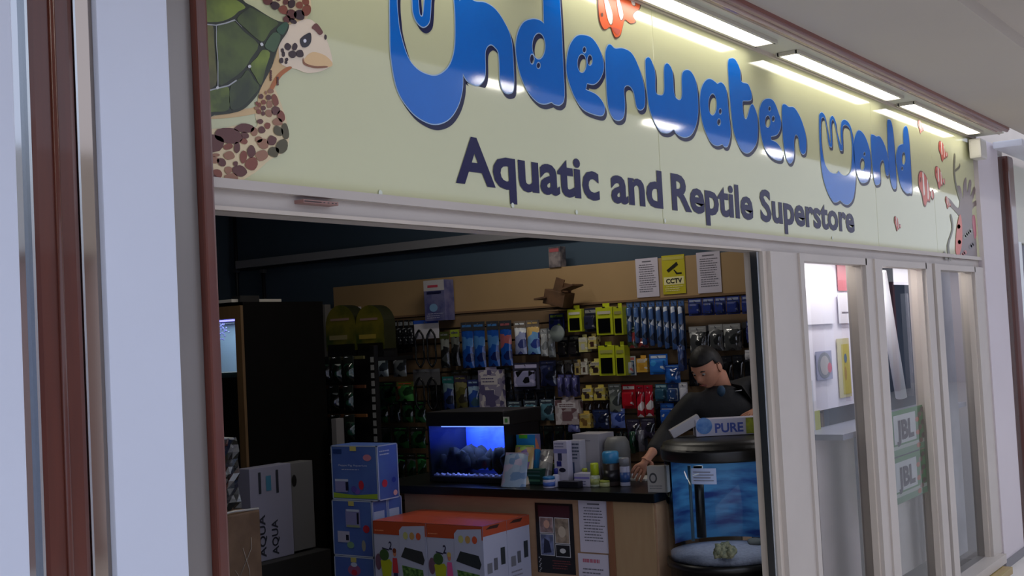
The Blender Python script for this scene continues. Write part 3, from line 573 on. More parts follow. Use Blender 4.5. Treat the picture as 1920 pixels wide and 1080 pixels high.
hung('box', (1196, 668, 1216, 698), 'orange yellow packet right of the round windowed pack', 'packet', (206, 160, 66), (190, 140, 50), (214, 206, 190))
hung('card', (1218, 664, 1252, 702), 'sky blue and white pack left of the blue bag', 'pack', (40, 110, 200), (60, 150, 220), (206, 214, 224), head=(44, 108, 200))
hung('pouch', (1246, 684, 1276, 718), 'bright blue bag beside the left shoulder of the man', 'bag', (40, 96, 180), (30, 60, 120), (120, 160, 210), head=(44, 90, 180))
hung('tube', (1272, 640, 1287, 696), 'blue grey tube pack hanging behind the head of the man', 'tube pack', (66, 86, 140), (44, 54, 90), (150, 160, 190))
# ---- fourth row
hung('box', (1093, 724, 1114, 751), 'yellow packet with dark emblem, left one of the pair in the fourth row', 'packet', (204, 184, 84), (60, 46, 44), (214, 208, 190))
hung('box', (1116, 723, 1137, 750), 'yellow packet with dark emblem, right one of the pair in the fourth row', 'packet', (206, 188, 90), (60, 46, 44), (200, 190, 150))
hung('pouch', (1142, 720, 1165, 772), 'grey patterned pack left of the red packs', 'pack', (120, 126, 120), (60, 66, 66), (200, 204, 200))
hung('card', (1167, 721, 1192, 766), 'red pack with a white T shaped part', 'pack', (180, 24, 40), (190, 30, 50), (220, 214, 214), head=(180, 24, 40))
hung('pouch', (1194, 722, 1208, 782), 'narrow red and white pack in the middle of the red ones', 'pack', (176, 26, 46), (216, 206, 206), (120, 20, 36), head=(170, 26, 46))
hung('pouch', (1209, 722, 1225, 780), 'red pack with white writing down it, rightmost of the red ones', 'pack', (176, 24, 44), (222, 214, 214), (150, 30, 50), head=(170, 26, 46))
hung('card', (1229, 720, 1251, 752), 'teal pack with white round shape right of the red packs', 'pack', (46, 86, 110), (60, 90, 110), (150, 180, 190))
hung('card', (1252, 719, 1273, 753), 'navy pack with white letters right of the teal one', 'pack', (40, 70, 120), (200, 206, 214), (50, 70, 130))
hung('pouch', (1274, 717, 1290, 766), 'white shiny pack beside the chest of the man', 'pack', (200, 200, 214), (160, 160, 180), (230, 230, 236), head=(196, 196, 210))
hung('card', (1239, 756, 1264, 794), 'blue over white pack below the teal and navy ones', 'pack', (40, 90, 180), (206, 206, 214), (60, 120, 200), head=(40, 84, 170))
for k in range(3): hung('tube', (1047+k*14, 702, 1059+k*14, 744), 'slim violet blue pack in the trio left of the yellow packets', 'tube pack', (84, 84, 140), (50, 50, 90), (170, 170, 200), group='violet blue packs')
hung('card', (962, 680, 1011, 730), 'wide pack of black balls under a lilac label', 'pack', (150, 150, 190), (22, 22, 26), (190, 186, 220), head=(60, 60, 80))
hung('pouch', (1013, 676, 1043, 724), 'dark navy bag right of the pack of black balls', 'bag', (30, 36, 70), (20, 24, 40), (60, 66, 100), head=(30, 34, 60))
hung('box', (1044, 746, 1088, 796), 'pale box with pinkish print left above the counter boxes', 'box', (176, 164, 168), (120, 90, 96), (206, 200, 204))
for k in range(3): hung('pouch', (953+k*30, 752-k*2, 978+k*30, 792-k*2), 'teal net pack with white sticks above the blue aquarium', 'net pack', (80, 120, 136), (40, 54, 64), (180, 200, 206), group='teal net packs above the aquarium', head=(60, 70, 84))
hung('pouch', (1064, 778, 1087, 810), 'violet bag with yellow foot above the big white box', 'bag', (110, 116, 176), (70, 76, 140), (190, 200, 120))
hung('box', (1089, 772, 1110, 802), 'yellow jar-like packet above the big white box', 'packet', (196, 168, 84), (120, 90, 50), (206, 190, 130))
hung('pouch', (1145, 766, 1172, 802), 'silver and blue bag under the red packs', 'bag', (100, 120, 190), (40, 60, 130), (214, 220, 232))
hung('pouch', (1112, 768, 1142, 804), 'dark blue bag under the grey patterned pack', 'bag', (34, 44, 80), (20, 26, 50), (60, 76, 120))
hung('pouch', (1176, 786, 1200, 826), 'dark violet bag below the red packs, left one', 'bag', (50, 46, 66), (26, 26, 36), (90, 90, 110))
hung('pouch', (1202, 784, 1228, 822), 'dark violet bag below the red packs, right one', 'bag', (54, 50, 70), (30, 30, 40), (110, 110, 120))
hung('tube', (1198, 800, 1214, 846), 'pale grey bottle pack hanging low beside the arm of the man', 'bottle pack', (120, 120, 134), (80, 84, 96), (150, 150, 160))
hung('tube', (1182, 802, 1197, 850), 'dark green bottle pack hanging low beside the arm of the man', 'bottle pack', (30, 66, 50), (20, 36, 32), (80, 120, 100))
# ---- left part of the wall, above the aquarium
hung('box', (901, 690, 942, 772), 'tall white headed box with a small red logo above the aquarium', 'box', (150, 144, 170), (96, 90, 130), (206, 200, 204), d=.12)
hung('pouch', (878, 712, 899, 772), 'blue bag left of the white headed box', 'bag', (50, 84, 170), (60, 90, 110), (150, 180, 214), head=(50, 60, 120))
hung('pouch', (853, 704, 876, 766), 'olive brown bag above the aquarium hood', 'bag', (90, 88, 50), (50, 48, 40), (120, 116, 80), head=(66, 60, 80))
hung('pouch', (831, 706, 851, 768), 'dark blue bag with teal top above the aquarium hood', 'bag', (40, 56, 110), (24, 30, 50), (110, 140, 150), head=(40, 110, 110))
hung('hose', (776, 692, 826, 772), 'dark cable pack under a grey card left of the aquarium', 'cable pack', (80, 82, 86), (30, 30, 32), (110, 112, 120), head=(96, 96, 100))
hung('pouch', (745, 716, 776, 752), 'green bag with an orange flower on the lower left of the wall', 'bag', (80, 150, 80), (40, 70, 44), (220, 110, 60), head=(120, 130, 60))
hung('pouch', (704, 664, 728, 706), 'bright crumpled clear bag, left of the two silvery ones', 'bag', (190, 205, 210), (60, 70, 80), (240, 245, 245), head=(60, 60, 62), d=.14)
hung('pouch', (737, 668, 762, 706), 'crumpled silvery bag, right of the two silvery ones', 'bag', (120, 126, 130), (50, 54, 60), (214, 216, 220), head=(60, 60, 62))
k = 0
for y, n, x0, x1 in ((716, 1, 706, 744), (752, 4, 706, 800), (800, 3, 706, 800), (850, 3, 742, 802)):
    for i in range(n):
        w = (x1-x0)/n; k += 1
        hung('pouch', (x0+i*w+1, y, x0+i*w+w-2, y+(40 if y != 850 else 52)), 'dark bag of plastic plants on the lower left of the slatted wall', 'bag', (26, 70, 38) if k % 3 else (30, 32, 34), (14, 26, 18), (50, 120, 64) if k % 2 else (70, 74, 76), group='dark plant bags on the slatted wall', head=(30, 34, 32))
for i in range(9):
    hung('tube', (1118+i*7.5 if i < 8 else 1232, 806+(i % 3)*3, 1124+i*7.5 if i < 8 else 1240, 850), 'slim dark bottle in the row behind the counter goods', 'bottle', (30, 40, 40), (16, 20, 22), (76, 90, 90), group='slim dark bottles behind the counter')
# ---- darker fillers between the named ones
def row(kind, x0, x1, y, n, h, lab, cat, grp, c, c2, c3, head, slope=-.08):
    w = (x1-x0)/n
    for i in range(n): yy = y+slope*(x0+i*w-x0); hung(kind, (x0+i*w+1, yy, x0+i*w+w-1, yy+h), lab, cat, c, c2, c3, d=.036, group=grp, head=head, seed=i)
row('card', 716, 772, 618, 4, 46, 'small black and brown card hanging behind the dark blister packs', 'card', 'black cards behind the dark blister packs', (34, 30, 30), (70, 40, 30), (90, 92, 96), (30, 30, 34))
row('pouch', 846, 960, 694, 6, 60, 'dark grey bag in the back row under the large blue bags', 'bag', 'dark bags under the large blue bags', (38, 40, 44), (20, 22, 24), (80, 84, 90), (60, 58, 44))
row('pouch', 945, 1042, 730, 5, 44, 'dark blue black bag under the pack of black balls', 'bag', 'dark bags under the black balls', (30, 36, 48), (16, 18, 22), (66, 76, 96), (50, 52, 56))
row('card', 1046, 1088, 630, 2, 40, 'small dark card left of the cream packets', 'card', 'dark cards left of the cream packets', (40, 38, 42), (26, 24, 26), (120, 120, 110), (44, 42, 46))
row('pouch', 1040, 1092, 676, 3, 26, 'small greyish bag left of the three small packets', 'bag', 'greyish bags beside the small packets', (60, 58, 60), (34, 34, 40), (120, 120, 124), (80, 76, 70))
row('pouch', 1093, 1142, 752, 3, 22, 'small dark brown bag under the two yellow packets', 'bag', 'dark brown bags under the yellow packets', (52, 40, 34), (30, 26, 24), (90, 70, 56), (70, 56, 44))
row('pouch', 1292, 1412, 612, 6, 48, 'dark clear pack in the back row above the man', 'pack', 'dark packs above the man', (36, 38, 42), (20, 20, 24), (86, 88, 92), (90, 90, 94))
row('pouch', 1290, 1416, 672, 6, 52, 'dark pack on the wall behind the man', 'pack', 'dark packs behind the man', (30, 32, 38), (18, 18, 22), (66, 70, 80), (50, 52, 60))
row('pouch', 1228, 1300, 752, 4, 50, 'dark pack on the wall beside the chest of the man', 'pack', 'dark packs beside the chest of the man', (32, 34, 42), (20, 20, 24), (70, 74, 90), (60, 60, 70))
row('pouch', 806, 950, 722, 7, 48, 'black bag in the back row just above the aquarium hood', 'bag', 'black bags above the aquarium hood', (26, 28, 30), (14, 15, 16), (60, 64, 66), (40, 42, 44))
row('pouch', 1000, 1120, 798, 6, 50, 'dark bag low on the wall behind the counter goods', 'bag', 'dark bags behind the counter goods', (26, 30, 30), (14, 16, 16), (50, 66, 60), (34, 36, 38), -.02)
# ---- on the header board
def flat_on_wall(name, r, label, cat, base, draw=None, X=XS, th=.002):
    p = [onX(*q, X-.004) for q in ((r[0], r[1]), (r[2], r[3]))]; yl, yr, zt, zb = p[0].y, p[1].y, p[0].z, p[1].z
    # undo the slope of the lines of the wall across the sheet
    c = onX((r[0]+r[2])/2, (r[1]+r[3])/2, X-.004); h = abs(onX((r[0]+r[2])/2, r[1], X).z-onX((r[0]+r[2])/2, r[3], X).z); zb = c.z-h/2; zt = c.z+h/2
    m = MB().box((X-.004-th, yl, zb), (X-.004, yr, zt), base); fr = frX(X-.004-th, yl, zb); w = abs(yl-yr)
    if draw: draw(m, fr, w, zt-zb)
    return tag(m.build(name), label, cat)
INK = mat((110, 108, 120), .6); PAPER = mat((206, 200, 216), .6)
flat_on_wall('paper_notice', (1191, 484, 1237, 557), 'white printed notice on the header board left of the yellow camera sign', 'notice', PAPER, lambda m, f, w, h: (m.lines(f, w*.12, h*.12, w*.9, h*.86, 13, INK), m.rect(f, w*.3, h*.9, w*.7, h*.93, INK)))
flat_on_wall('paper_notice', (1305, 472, 1354, 549), 'white printed notice on the header board right of the yellow camera sign', 'notice', PAPER, lambda m, f, w, h: (m.lines(f, w*.12, h*.14, w*.9, h*.86, 13, INK, seed=4), m.rect(f, w*.25, h*.9, w*.75, h*.93, INK)))
def cctv(m, f, w, h):
    k = mat((26, 24, 20), .4); y = mat((236, 228, 170), .4)
    m.art(f, [(w*.2, h*.62), (w*.28, h*.56), (w*.72, h*.74), (w*.66, h*.82)], k, .002); m.art(f, [(w*.5, h*.62), (w*.56, h*.62), (w*.66, h*.54), (w*.86, h*.54), (w*.86, h*.50), (w*.62, h*.50)], k, .002)
    m.text(f, 'CCTV', w*.16, h*.28, w*.7, h*.12, k, .003, .03); m.lines(f, w*.1, h*.06, w*.9, h*.22, 3, y, .002); m.rect(f, w*.06, h*.24, w*.94, h*.44, y, .0015); m.rect(f, w*.04, h*.88, w*.96, h*.96, mat((200, 190, 90), .4), .0015)
flat_on_wall('camera_warning_sign', (1240, 478, 1287, 551), 'yellow security camera warning sign on the header board', 'sign', mat((196, 186, 40), .4), cctv)
# box hanging before the header board, little box on top of it, brown carton
a, b = onX(797, 527, XS-.10), onX(839, 600, XS-.10); t = thing('pump_box', 'tall violet and white product box in front of the header board', 'box', (XS-.06, (a.y+b.y)/2, b.z))
m = MB().box((XS-.12, b.y, b.z), (XS-.013, a.y, a.z), mat((74, 78, 130), .4, c2=(110, 110, 150), vs=12), .003); f = frX(XS-.12, a.y, b.z); w, h = abs(a.y-b.y), a.z-b.z
m.rect(f, 0, h*.74, w, h, mat((190, 186, 190), .4)).rect(f, w*.2, h*.82, w*.7, h*.88, mat((190, 70, 90), .4), .002).rect(f, w*.15, h*.66, w*.85, h*.72, mat((30, 32, 70), .4), .002).disc(f, w*.45, h*.32, w*.2, h*.1, mat((120, 160, 200), .3), .002).lines(f, w*.1, h*.05, w*.9, h*.2, 3, mat((170, 170, 200), .4)); m.build('carton', t)
a, b = onX(1029, 464, XS), onX(1053, 500, XS); t = tag(MB().box((XS-.01, b.y, ZT), (XS+.06, a.y, a.z), mat((150, 140, 140), .4, c2=(80, 76, 84), vs=18), .004).rect(frX(XS-.01, a.y, ZT), .01, (a.z-ZT)*.75, abs(a.y-b.y)-.01, (a.z-ZT)*.92, mat((176, 90, 96), .4)).build('small_carton'), 'small grey carton standing on top of the header board', 'carton')
CARD = mat((104, 74, 50), .7, c2=(76, 54, 38), vs=8); c = onX(1050, 556, XS-.12)
m = MB(); M_ = Matrix.Translation(c) @ Matrix.Rotation(.25, 4, 'X')
m.box((-.06, -.07, -.06), (.06, .085, .035), CARD, .004, M_)
m.box((-.08, .06, .0), (.05, .15, .012), CARD, .002, M_ @ Matrix.Rotation(-.35, 4, 'X')); m.box((-.08, -.16, .02), (.05, -.06, .032), CARD, .002, M_ @ Matrix.Rotation(-.5, 4, 'X'))
m.box((-.055, -.035, .03), (-.045, .03, .12), CARD, .002, M_ @ Matrix.Rotation(.1, 4, 'X')); m.box((.02, -.06, .02), (.028, .06, .09), CARD, .002, M_)
t = thing('open_carton', 'open brown carton with flaps up at the middle of the header board', 'carton', (c.x, c.y, c.z-.06)); m.build('carton', t)
MB().box((c.x-.08, c.y-.03, c.z-.092), (XS, c.y+.09, c.z-.084), SLAT).build('shelf_bracket', sw)
# ================================================================== black gondola rack
GX = 6.05
rk = thing('display_rack', 'black slotted display rack of hanging plant packs left of the slatted wall', 'rack', (GX, onX(640, 800, GX).y, 0))
yl, yr = onX(556, 760, GX).y, onX(697, 760, GX).y
BK = mat((22, 22, 24), .4)
MB().box((GX, yr-.04, 0), (GX+.04, yr, 1.76), BK, .004).build('upright', rk); MB().box((GX, yl, 0), (GX+.04, yl+.04, 1.72), BK, .004).build('upright', rk)
m = MB()
for k in range(26): m.box((GX-.003, yr-.034, .35+k*.052), (GX, yr-.008, .385+k*.052), mat((150, 152, 154), .35))
m.build('slot_strip', rk)
MB().box((GX+.035, yr, .1), (GX+.05, yl, 1.7), BK).build('back_panel', rk)
MB().box((GX+.05, yr+.002, 1.655), (GX+.45, yl, 1.679), BK).build('top_shelf', rk)
MB().box((GX-.3, yr-.02, 0), (GX+.05, yl+.02, .12), BK, .004).build('base', rk)
for y, r_, n, base in ((672, (100, 96, 60), 6, 0), (726, (96, 60, 40), 5, 1), (780, (122, 80, 44), 5, 2), (866, (110, 70, 44), 5, 3), (960, (70, 66, 50), 4, 4)):
    z = onX(625, y, GX-.1).z
    MB().box((GX-.06, yr, z-.012), (GX-.045, yl, z+.008), mat(r_, .5)).build('cross_rail', rk)
    for i in range(n):
        yy = yl-.04-(i+.35)*(yl-yr-.05)/n; dd = .26 if i < 3 else .16
        pass
        rnd = random.Random(i*9+base); w = .085; h = .155; X = GX-dd*.75
        t = thing('plant_pack', 'dark pack of plastic plants hanging in the %s tier of the black rack' % ('top', 'second', 'third', 'fourth', 'lowest')[base], 'pack', (X, yy, z-h), 'plant packs in the %s tier of the rack' % ('top', 'second', 'third', 'fourth', 'lowest')[base])
        MB().tube([(GX-.0615, yy, z), (GX-dd, yy, z+.004)], .004, HOOKM, 5).build('peg_hook', t)
        if i < 3: MB().box((GX-dd-.004, yy-.02, z-.008), (GX-dd, yy+.022, z+.026), mat((198, 196, 190), .4)).build('price_tag', t)
        MB().box((X-.003, yy-w/2, z-.045), (X+.003, yy+w/2, z+.012), mat((44, 50, 46), .4)).build('header_card', t)
        m = MB(); vs = []; fs = []
        for s_ in (1, -1):
            for j in range(7):
                for q in range(6):
                    u, v = q/5, j/6; b_ = math.sin(math.pi*u)*(.008+.028*math.sin(math.pi*v)**.6)+rnd.uniform(0, .006)*(0 < q < 5); vs.append((X-s_*b_, yy+w/2-w*u, z-h+.118*v))
        for s_ in (0, 1):
            for j in range(6):
                for q in range(5):
                    a = s_*42+j*6+q; fs.append((a, a+1, a+7, a+6))
        m.add(vs, fs, printmat((18, 24, 22), (22, 58, 44) if i % 3 else (34, 36, 38), (150, 156, 154) if (i+base) % 4 == 0 else (44, 60, 50), 30, .14, .6, coat=.7), True); m.build('pouch', t)
# the two domed header displays on top of it
for k, (x0, x1, lab) in enumerate(((611, 667, 'left one of the two domed olive green displays above the black rack'), (667, 720, 'right one of the two domed olive green displays above the black rack'))):
    X = 6.25; a, b = onX(x0, 620, X), onX(x1, 620, X); zt = onX((x0+x1)/2, 572, X).z; zb = 1.735; w = a.y-b.y; r = w/2; zc = zt-r*1.05
    pts = [(0, 0)]+[(w, 0)]+[(r+r*math.cos(t_*math.pi/14), zc-zb+1.05*r*math.sin(t_*math.pi/14)) for t_ in range(15)]
    t = thing('domed_display', lab, 'display', (X, (a.y+b.y)/2, zb)); m = MB(); f = frX(X, a.y, zb); GR = mat((112, 104, 34), .35, c2=(56, 70, 24), vs=7)
    m.art(f, pts, GR, 0); n = len(pts); vs = [f[0]+f[1]*p+f[2]*q for p, q in pts]; m.add(vs+[v+X_*.12 for v in vs], [(i, (i+1) % n, n+(i+1) % n, n+i) for i in range(n)], mat((40, 42, 20), .4)); shell = m.build('shell', t)
    m = MB(); m.rect(f, w*.18, (zt-zb)*.66, w*.8, (zt-zb)*.71, mat((150, 120, 110), .4), .003); m.build('print', shell); m = MB(); m.rect(f, w*.12, (zt-zb)*.24, w*.72, (zt-zb)*.34, mat((160, 140, 60) if k else (140, 130, 90), .4), .003); m.build('print', shell); m = MB(); m.rect(f, w*.05, 0, w*.95, (zt-zb)*.14, mat((20, 20, 14), .4), .003); m.build('print', shell)
    MB().box((X+.0, b.y+.01, 1.68), (X+.14, a.y-.01, zb), BK).build('plinth', t)
a = onX(638, 574, 6.5); tag(MB().box((6.46, a.y-.2, 1.75), (6.5, a.y+.12, 2.04), mat((176, 170, 176), .5)).build('white_board'), 'white board standing behind the two domed displays', 'board')
a = onX(606, 640, 6.4); tag(MB().box((6.38, a.y-.05, 0), (6.44, a.y+.05, 2.07), mat((110, 108, 106), .5), .004).build('grey_post'), 'grey post between the dark cabinet and the domed displays', 'post')
# ================================================================== tall dark cabinet with the lit tank, left
cabX, cabY = 4.906, 5.318; b_ = onY(605, 572, cabY).x; yb = onX(376, 600, cabX).y+.35
DKW = mat((10, 9, 9), .8, spec=.08, var=.2); OAK = wood((112, 88, 58), (84, 62, 40), .5)
cb = thing('tank_cabinet', 'tall near black cabinet with a lit fish tank set into its wooden left side', 'cabinet', (5.2, 5.7, 0))
MB().box((cabX+.02, cabY, 0), (b_, cabY+.04, 2.03), DKW, .003).build('side_panel', cb)
p = onX(440, 597, cabX); q = onX(387, 710, cabX); zt, zb, y0, y1 = p.z, q.z, p.y, q.y+.45
m = MB().box((cabX, cabY, 0), (cabX+.02, y0, 2.05), OAK).box((cabX, y0, zt), (cabX+.02, y1, 2.05), OAK).box((cabX, y0, 0), (cabX+.02, y1, zb), DKW).box((cabX, y1, 0), (cabX+.02, y1+.1, 2.05), OAK); m.build('front_frame', cb)
MB().box((cabX+.0, cabY, 2.03), (b_, y1+.1, 2.05), DKW).build('top', cb)
MB().box((b_-.02, cabY+.04, 0), (b_, y1+.1, 2.03), DKW).build('back_panel', cb)
MB().box((cabX+.02, y0+.02, zb-.02), (b_-.02, y1, zb), DKW).build('shelf', cb)
tk = thing('lit_fish_tank', 'lit pale blue fish tank set into the dark cabinet behind the brown post', 'fish tank', (cabX+.2, (y0+y1)/2, zb))
MB().box((cabX+.025, y0+.021, zb+.001), (cabX+.03, y1-.01, zt), glass((225, 240, 240), 1.33)).build('glass', tk)
MB().box((cabX+.33, y0+.021, zb+.001), (cabX+.34, y1-.01, zt), mat((196, 214, 226), .5)).build('back', tk)
MB().box((cabX+.031, y0+.021, zb+.001), (cabX+.33, y1-.01, zb+.03), mat((180, 170, 150), .8)).build('sand', tk)
MB().box((cabX+.06, y0+.03, zt-.012), (cabX+.09, y1-.02, zt-.002), mat((150, 130, 255), .5, emit=5)).build('lamp_strip', tk)
m = MB()
for k in range(40):
    rnd = random.Random(k); c = onX(404+rnd.gauss(14, 4+ (k//14)*1.2), 602+k*.9, cabX+.15); m.blob(c, (.005, .005, .005), mat((200, 190, 255), .1), k, .1)
o = m.build('bubbles', tk); o['kind'] = 'stuff'
l = area('tank_lamp', (cabX+.17, (y0+y1)/2, zt-.02), .2, y1-y0-.1, 1.5, (.78, .82, 1), (0, 0, 0))
tag(MB().box((cabX-.0, y0+.02, 2.052), (cabX+.4, y0+.15, 2.07), mat((180, 176, 170), .5)).box((cabX+.05, cabY+.05, 2.052), (cabX+.2, cabY+.12, 2.09), BK).build('papers'), 'pale papers lying on top of the dark cabinet', 'papers')
# ================================================================== floor goods at the left
def pbox(name, lab, cat, ctr, sx, sy, z0, z1, rot, m_, group=None, draw=None, bev=.004):
    M_ = Matrix.Translation((ctr[0], ctr[1], 0)) @ Matrix.Rotation(rot, 4, 'Z')
    t = thing(name, lab, cat, (ctr[0], ctr[1], z0), group)
    m = MB().box((-sx/2, -sy/2, z0), (sx/2, sy/2, z1), m_, bev, M_)
    R3 = M_.to_3x3(); fA = (M_ @ V3((-sx/2, sy/2, z0)), R3 @ -Y_, Z_, R3 @ -X_); fB = (M_ @ V3((-sx/2, -sy/2, z0)), R3 @ X_, Z_, R3 @ -Y_)
    if draw: draw(m, fA, sy, fB, sx, z1-z0)
    m.build('carton', t); return t
wc = onZ(512, 876, 1.0)
def aqua(m, fA, w, fB, w2, h):
    k = mat((40, 44, 56), .5); T_ = (fB[0], fB[2], -fB[1], fB[3]); L = mat((60, 120, 150), .5)
    T2 = (fB[0]+fB[1]*w2*.32+fB[2]*h*.04, fB[2], -fB[1], fB[3]); m.text(T2, 'AQUA', 0, 0, .24, .05, k)
    T3 = (fB[0]+fB[1]*w2*.62+fB[2]*h*.04, fB[2], -fB[1], fB[3]); m.text(T3, 'AQUA', 0, 0, .2, .05, k); m.rect(fB, w2*.38, h*.74, w2*.5, h*.9, L, .002)
    m.rect(fB, w2*.2, h*.72, w2*.26, h*.95, k, .002); m.rect(fB, w2*.62, h*.7, w2*.68, h*.95, k, .002)
    T4 = (fA[0]+fA[1]*w*.5+fA[2]*h*.04, fA[2], -fA[1], fA[3]); m.text(T4, 'AQUA', 0, 0, .22, .05, k)
c = onZ(500, 876, .95)
wb = onY(467, 880, 5.2); w2 = onY(545, 876, 5.2); zt = wb.z; zb = onY(505, 1050, 5.2).z
def wb1(m, fA, w, fB, w2_, h): aqua(m, fA, w, fB, w2_, h)
pbox('tall_white_carton', 'tall off-white carton with dark upright lettering standing before the dark cabinet', 'carton', ((wb.x+w2.x)/2, 5.2-.0+.05, 0), w2.x-wb.x, .1, zb, zt, 0, mat((140, 140, 162), .5), draw=wb1)
pbox('tall_white_carton', 'grey-white carton with a black clasp right behind the lettered one', 'carton', (w2.x+.10, 5.2+.06, 0), .18, .1, zb+.01, zt-.005, 0, mat((104, 104, 106), .5), draw=lambda m, fA, w, fB, w2_, h: m.disc(fB, w2_*.12, h*.8, .02, .035, BK, .002))
a_ = wb.x-.02; tag(MB().box((a_, 5.12, 0), (w2.x+.22, 5.31, zb-.002), mat((30, 30, 32), .6), .004).build('black_plinth'), 'low black plinth under the tall white cartons', 'plinth')
# brown carton and plastic wrapped stack
p = onY(392, 968, 4.55); q = onY(487, 955, 4.55)
BROWN = mat((132, 106, 84), .6, c2=(112, 88, 68), vs=6)
t = thing('brown_carton', 'large brown carton wrapped in clear film at the lower left of the entrance', 'carton', ((p.x+q.x)/2, 4.75, 0))
MB().box((p.x-.25, 4.55, 0), (q.x, 4.95, q.z), BROWN, .01).build('carton', t)
m = MB()
for k in range(9):
    rnd = random.Random(k+3); x = rnd.uniform(p.x, q.x); z = rnd.uniform(.4, q.z-.03); m.tube([(x, 4.548, z), (x+rnd.uniform(-.06, .06), 4.546, z-rnd.uniform(.03, .12)), (x+rnd.uniform(-.08, .08), 4.548, z-rnd.uniform(.12, .2))], .0016, mat((190, 180, 170), .15), 5)
m.tube([(p.x, 4.56, q.z+.004), ((p.x+q.x)/2, 4.56, q.z+.012), (q.x, 4.56, q.z+.003)], .006, mat((190, 190, 190), .12), 6); m.build('film', t)
r = onY(395, 826, 4.6); s_ = onY(446, 832, 4.6); m = MB(); FILM = printmat((40, 42, 42), (62, 64, 64), (120, 122, 122), 34, .12, .6, coat=1)
t = thing('wrapped_bundle', 'grey bundle of goods in shiny crumpled film lying on the brown carton', 'bundle', ((r.x+s_.x)/2, 4.75, q.z+.012))
rnd = random.Random(5); x0, x1, z0, z1 = r.x-.15, s_.x, q.z+.014, r.z; nx, nz = 10, 10; vs = []; fs = []
for j in range(nz+1):
    for i in range(nx+1): vs.append((x0+(x1-x0)*i/nx+rnd.uniform(-.006, .006)*(i < nx), 4.6+rnd.uniform(-.012, .012), z0+(z1-z0)*j/nz))
fs = [(j*(nx+1)+i, j*(nx+1)+i+1, (j+1)*(nx+1)+i+1, (j+1)*(nx+1)+i) for j in range(nz) for i in range(nx)]
m.add(vs, fs, FILM, False); m.box((x0, 4.615, z0), (x1-.004, 4.9, z1-.01), FILM, .01); m.build('bundle', t)
m = MB().tube([(x0, 4.6, z1), ((x0+x1)/2, 4.6, z1+.012), (x1-.03, 4.6, z1-.005)], .007, mat((200, 205, 205), .1), 6); m.build('film_edge', t)
# pale narrow panel and dark bags beside the blue cartons
tag(MB().box((5.56, 5.22, .2), (5.63, 5.26, 1.32), mat((120, 118, 120), .5), .003).build('pale_strip_panel'), 'pale narrow panel at the left edge of the black rack', 'panel')
for k, (x, y, r_) in enumerate(((572, 880, .8), (600, 882, .8), (574, 948, .8), (602, 955, .8), (576, 1000, .8), (600, 1030, .8))):
    c = onX(x, y, 5.70); t = thing('dark_bag', ['dark glossy bag with a pale streak hanging under the rack', 'dark green bag hanging left of the top blue carton', 'dark round bag hanging below the streaked one',
        'dark bag with a violet spot left of the second blue carton', 'dark bag low beside the blue cartons', 'lowest dark bag beside the blue cartons'][k], 'bag', c)
    m = MB(); MB().box((c.x-.003, c.y-.02, c.z+.03), (c.x+.003, c.y+.02, c.z+.07), BK).build('header_card', t); m.blob((0+c.x, c.y, c.z-.01), (.03*r_, .055*r_, (.12 if k < 2 else .075)*r_), printmat((22, 24, 24), (36, 42, 40), (90, 92, 90), 26, .15, .62, coat=.8), k, .08); m.build('bag', t)
    MB().tube([(c.x, c.y, c.z+.05), (5.93, c.y+.05, c.z+.12)], .003, HOOKM, 5).build('peg_hook', t)
    if k in (0, 3, 2): MB().box((c.x-.04, c.y-.02, c.z+.0), (c.x-.037, c.y+.02, c.z+.03), mat((190, 186, 184), .4)).build('price_tag', t)
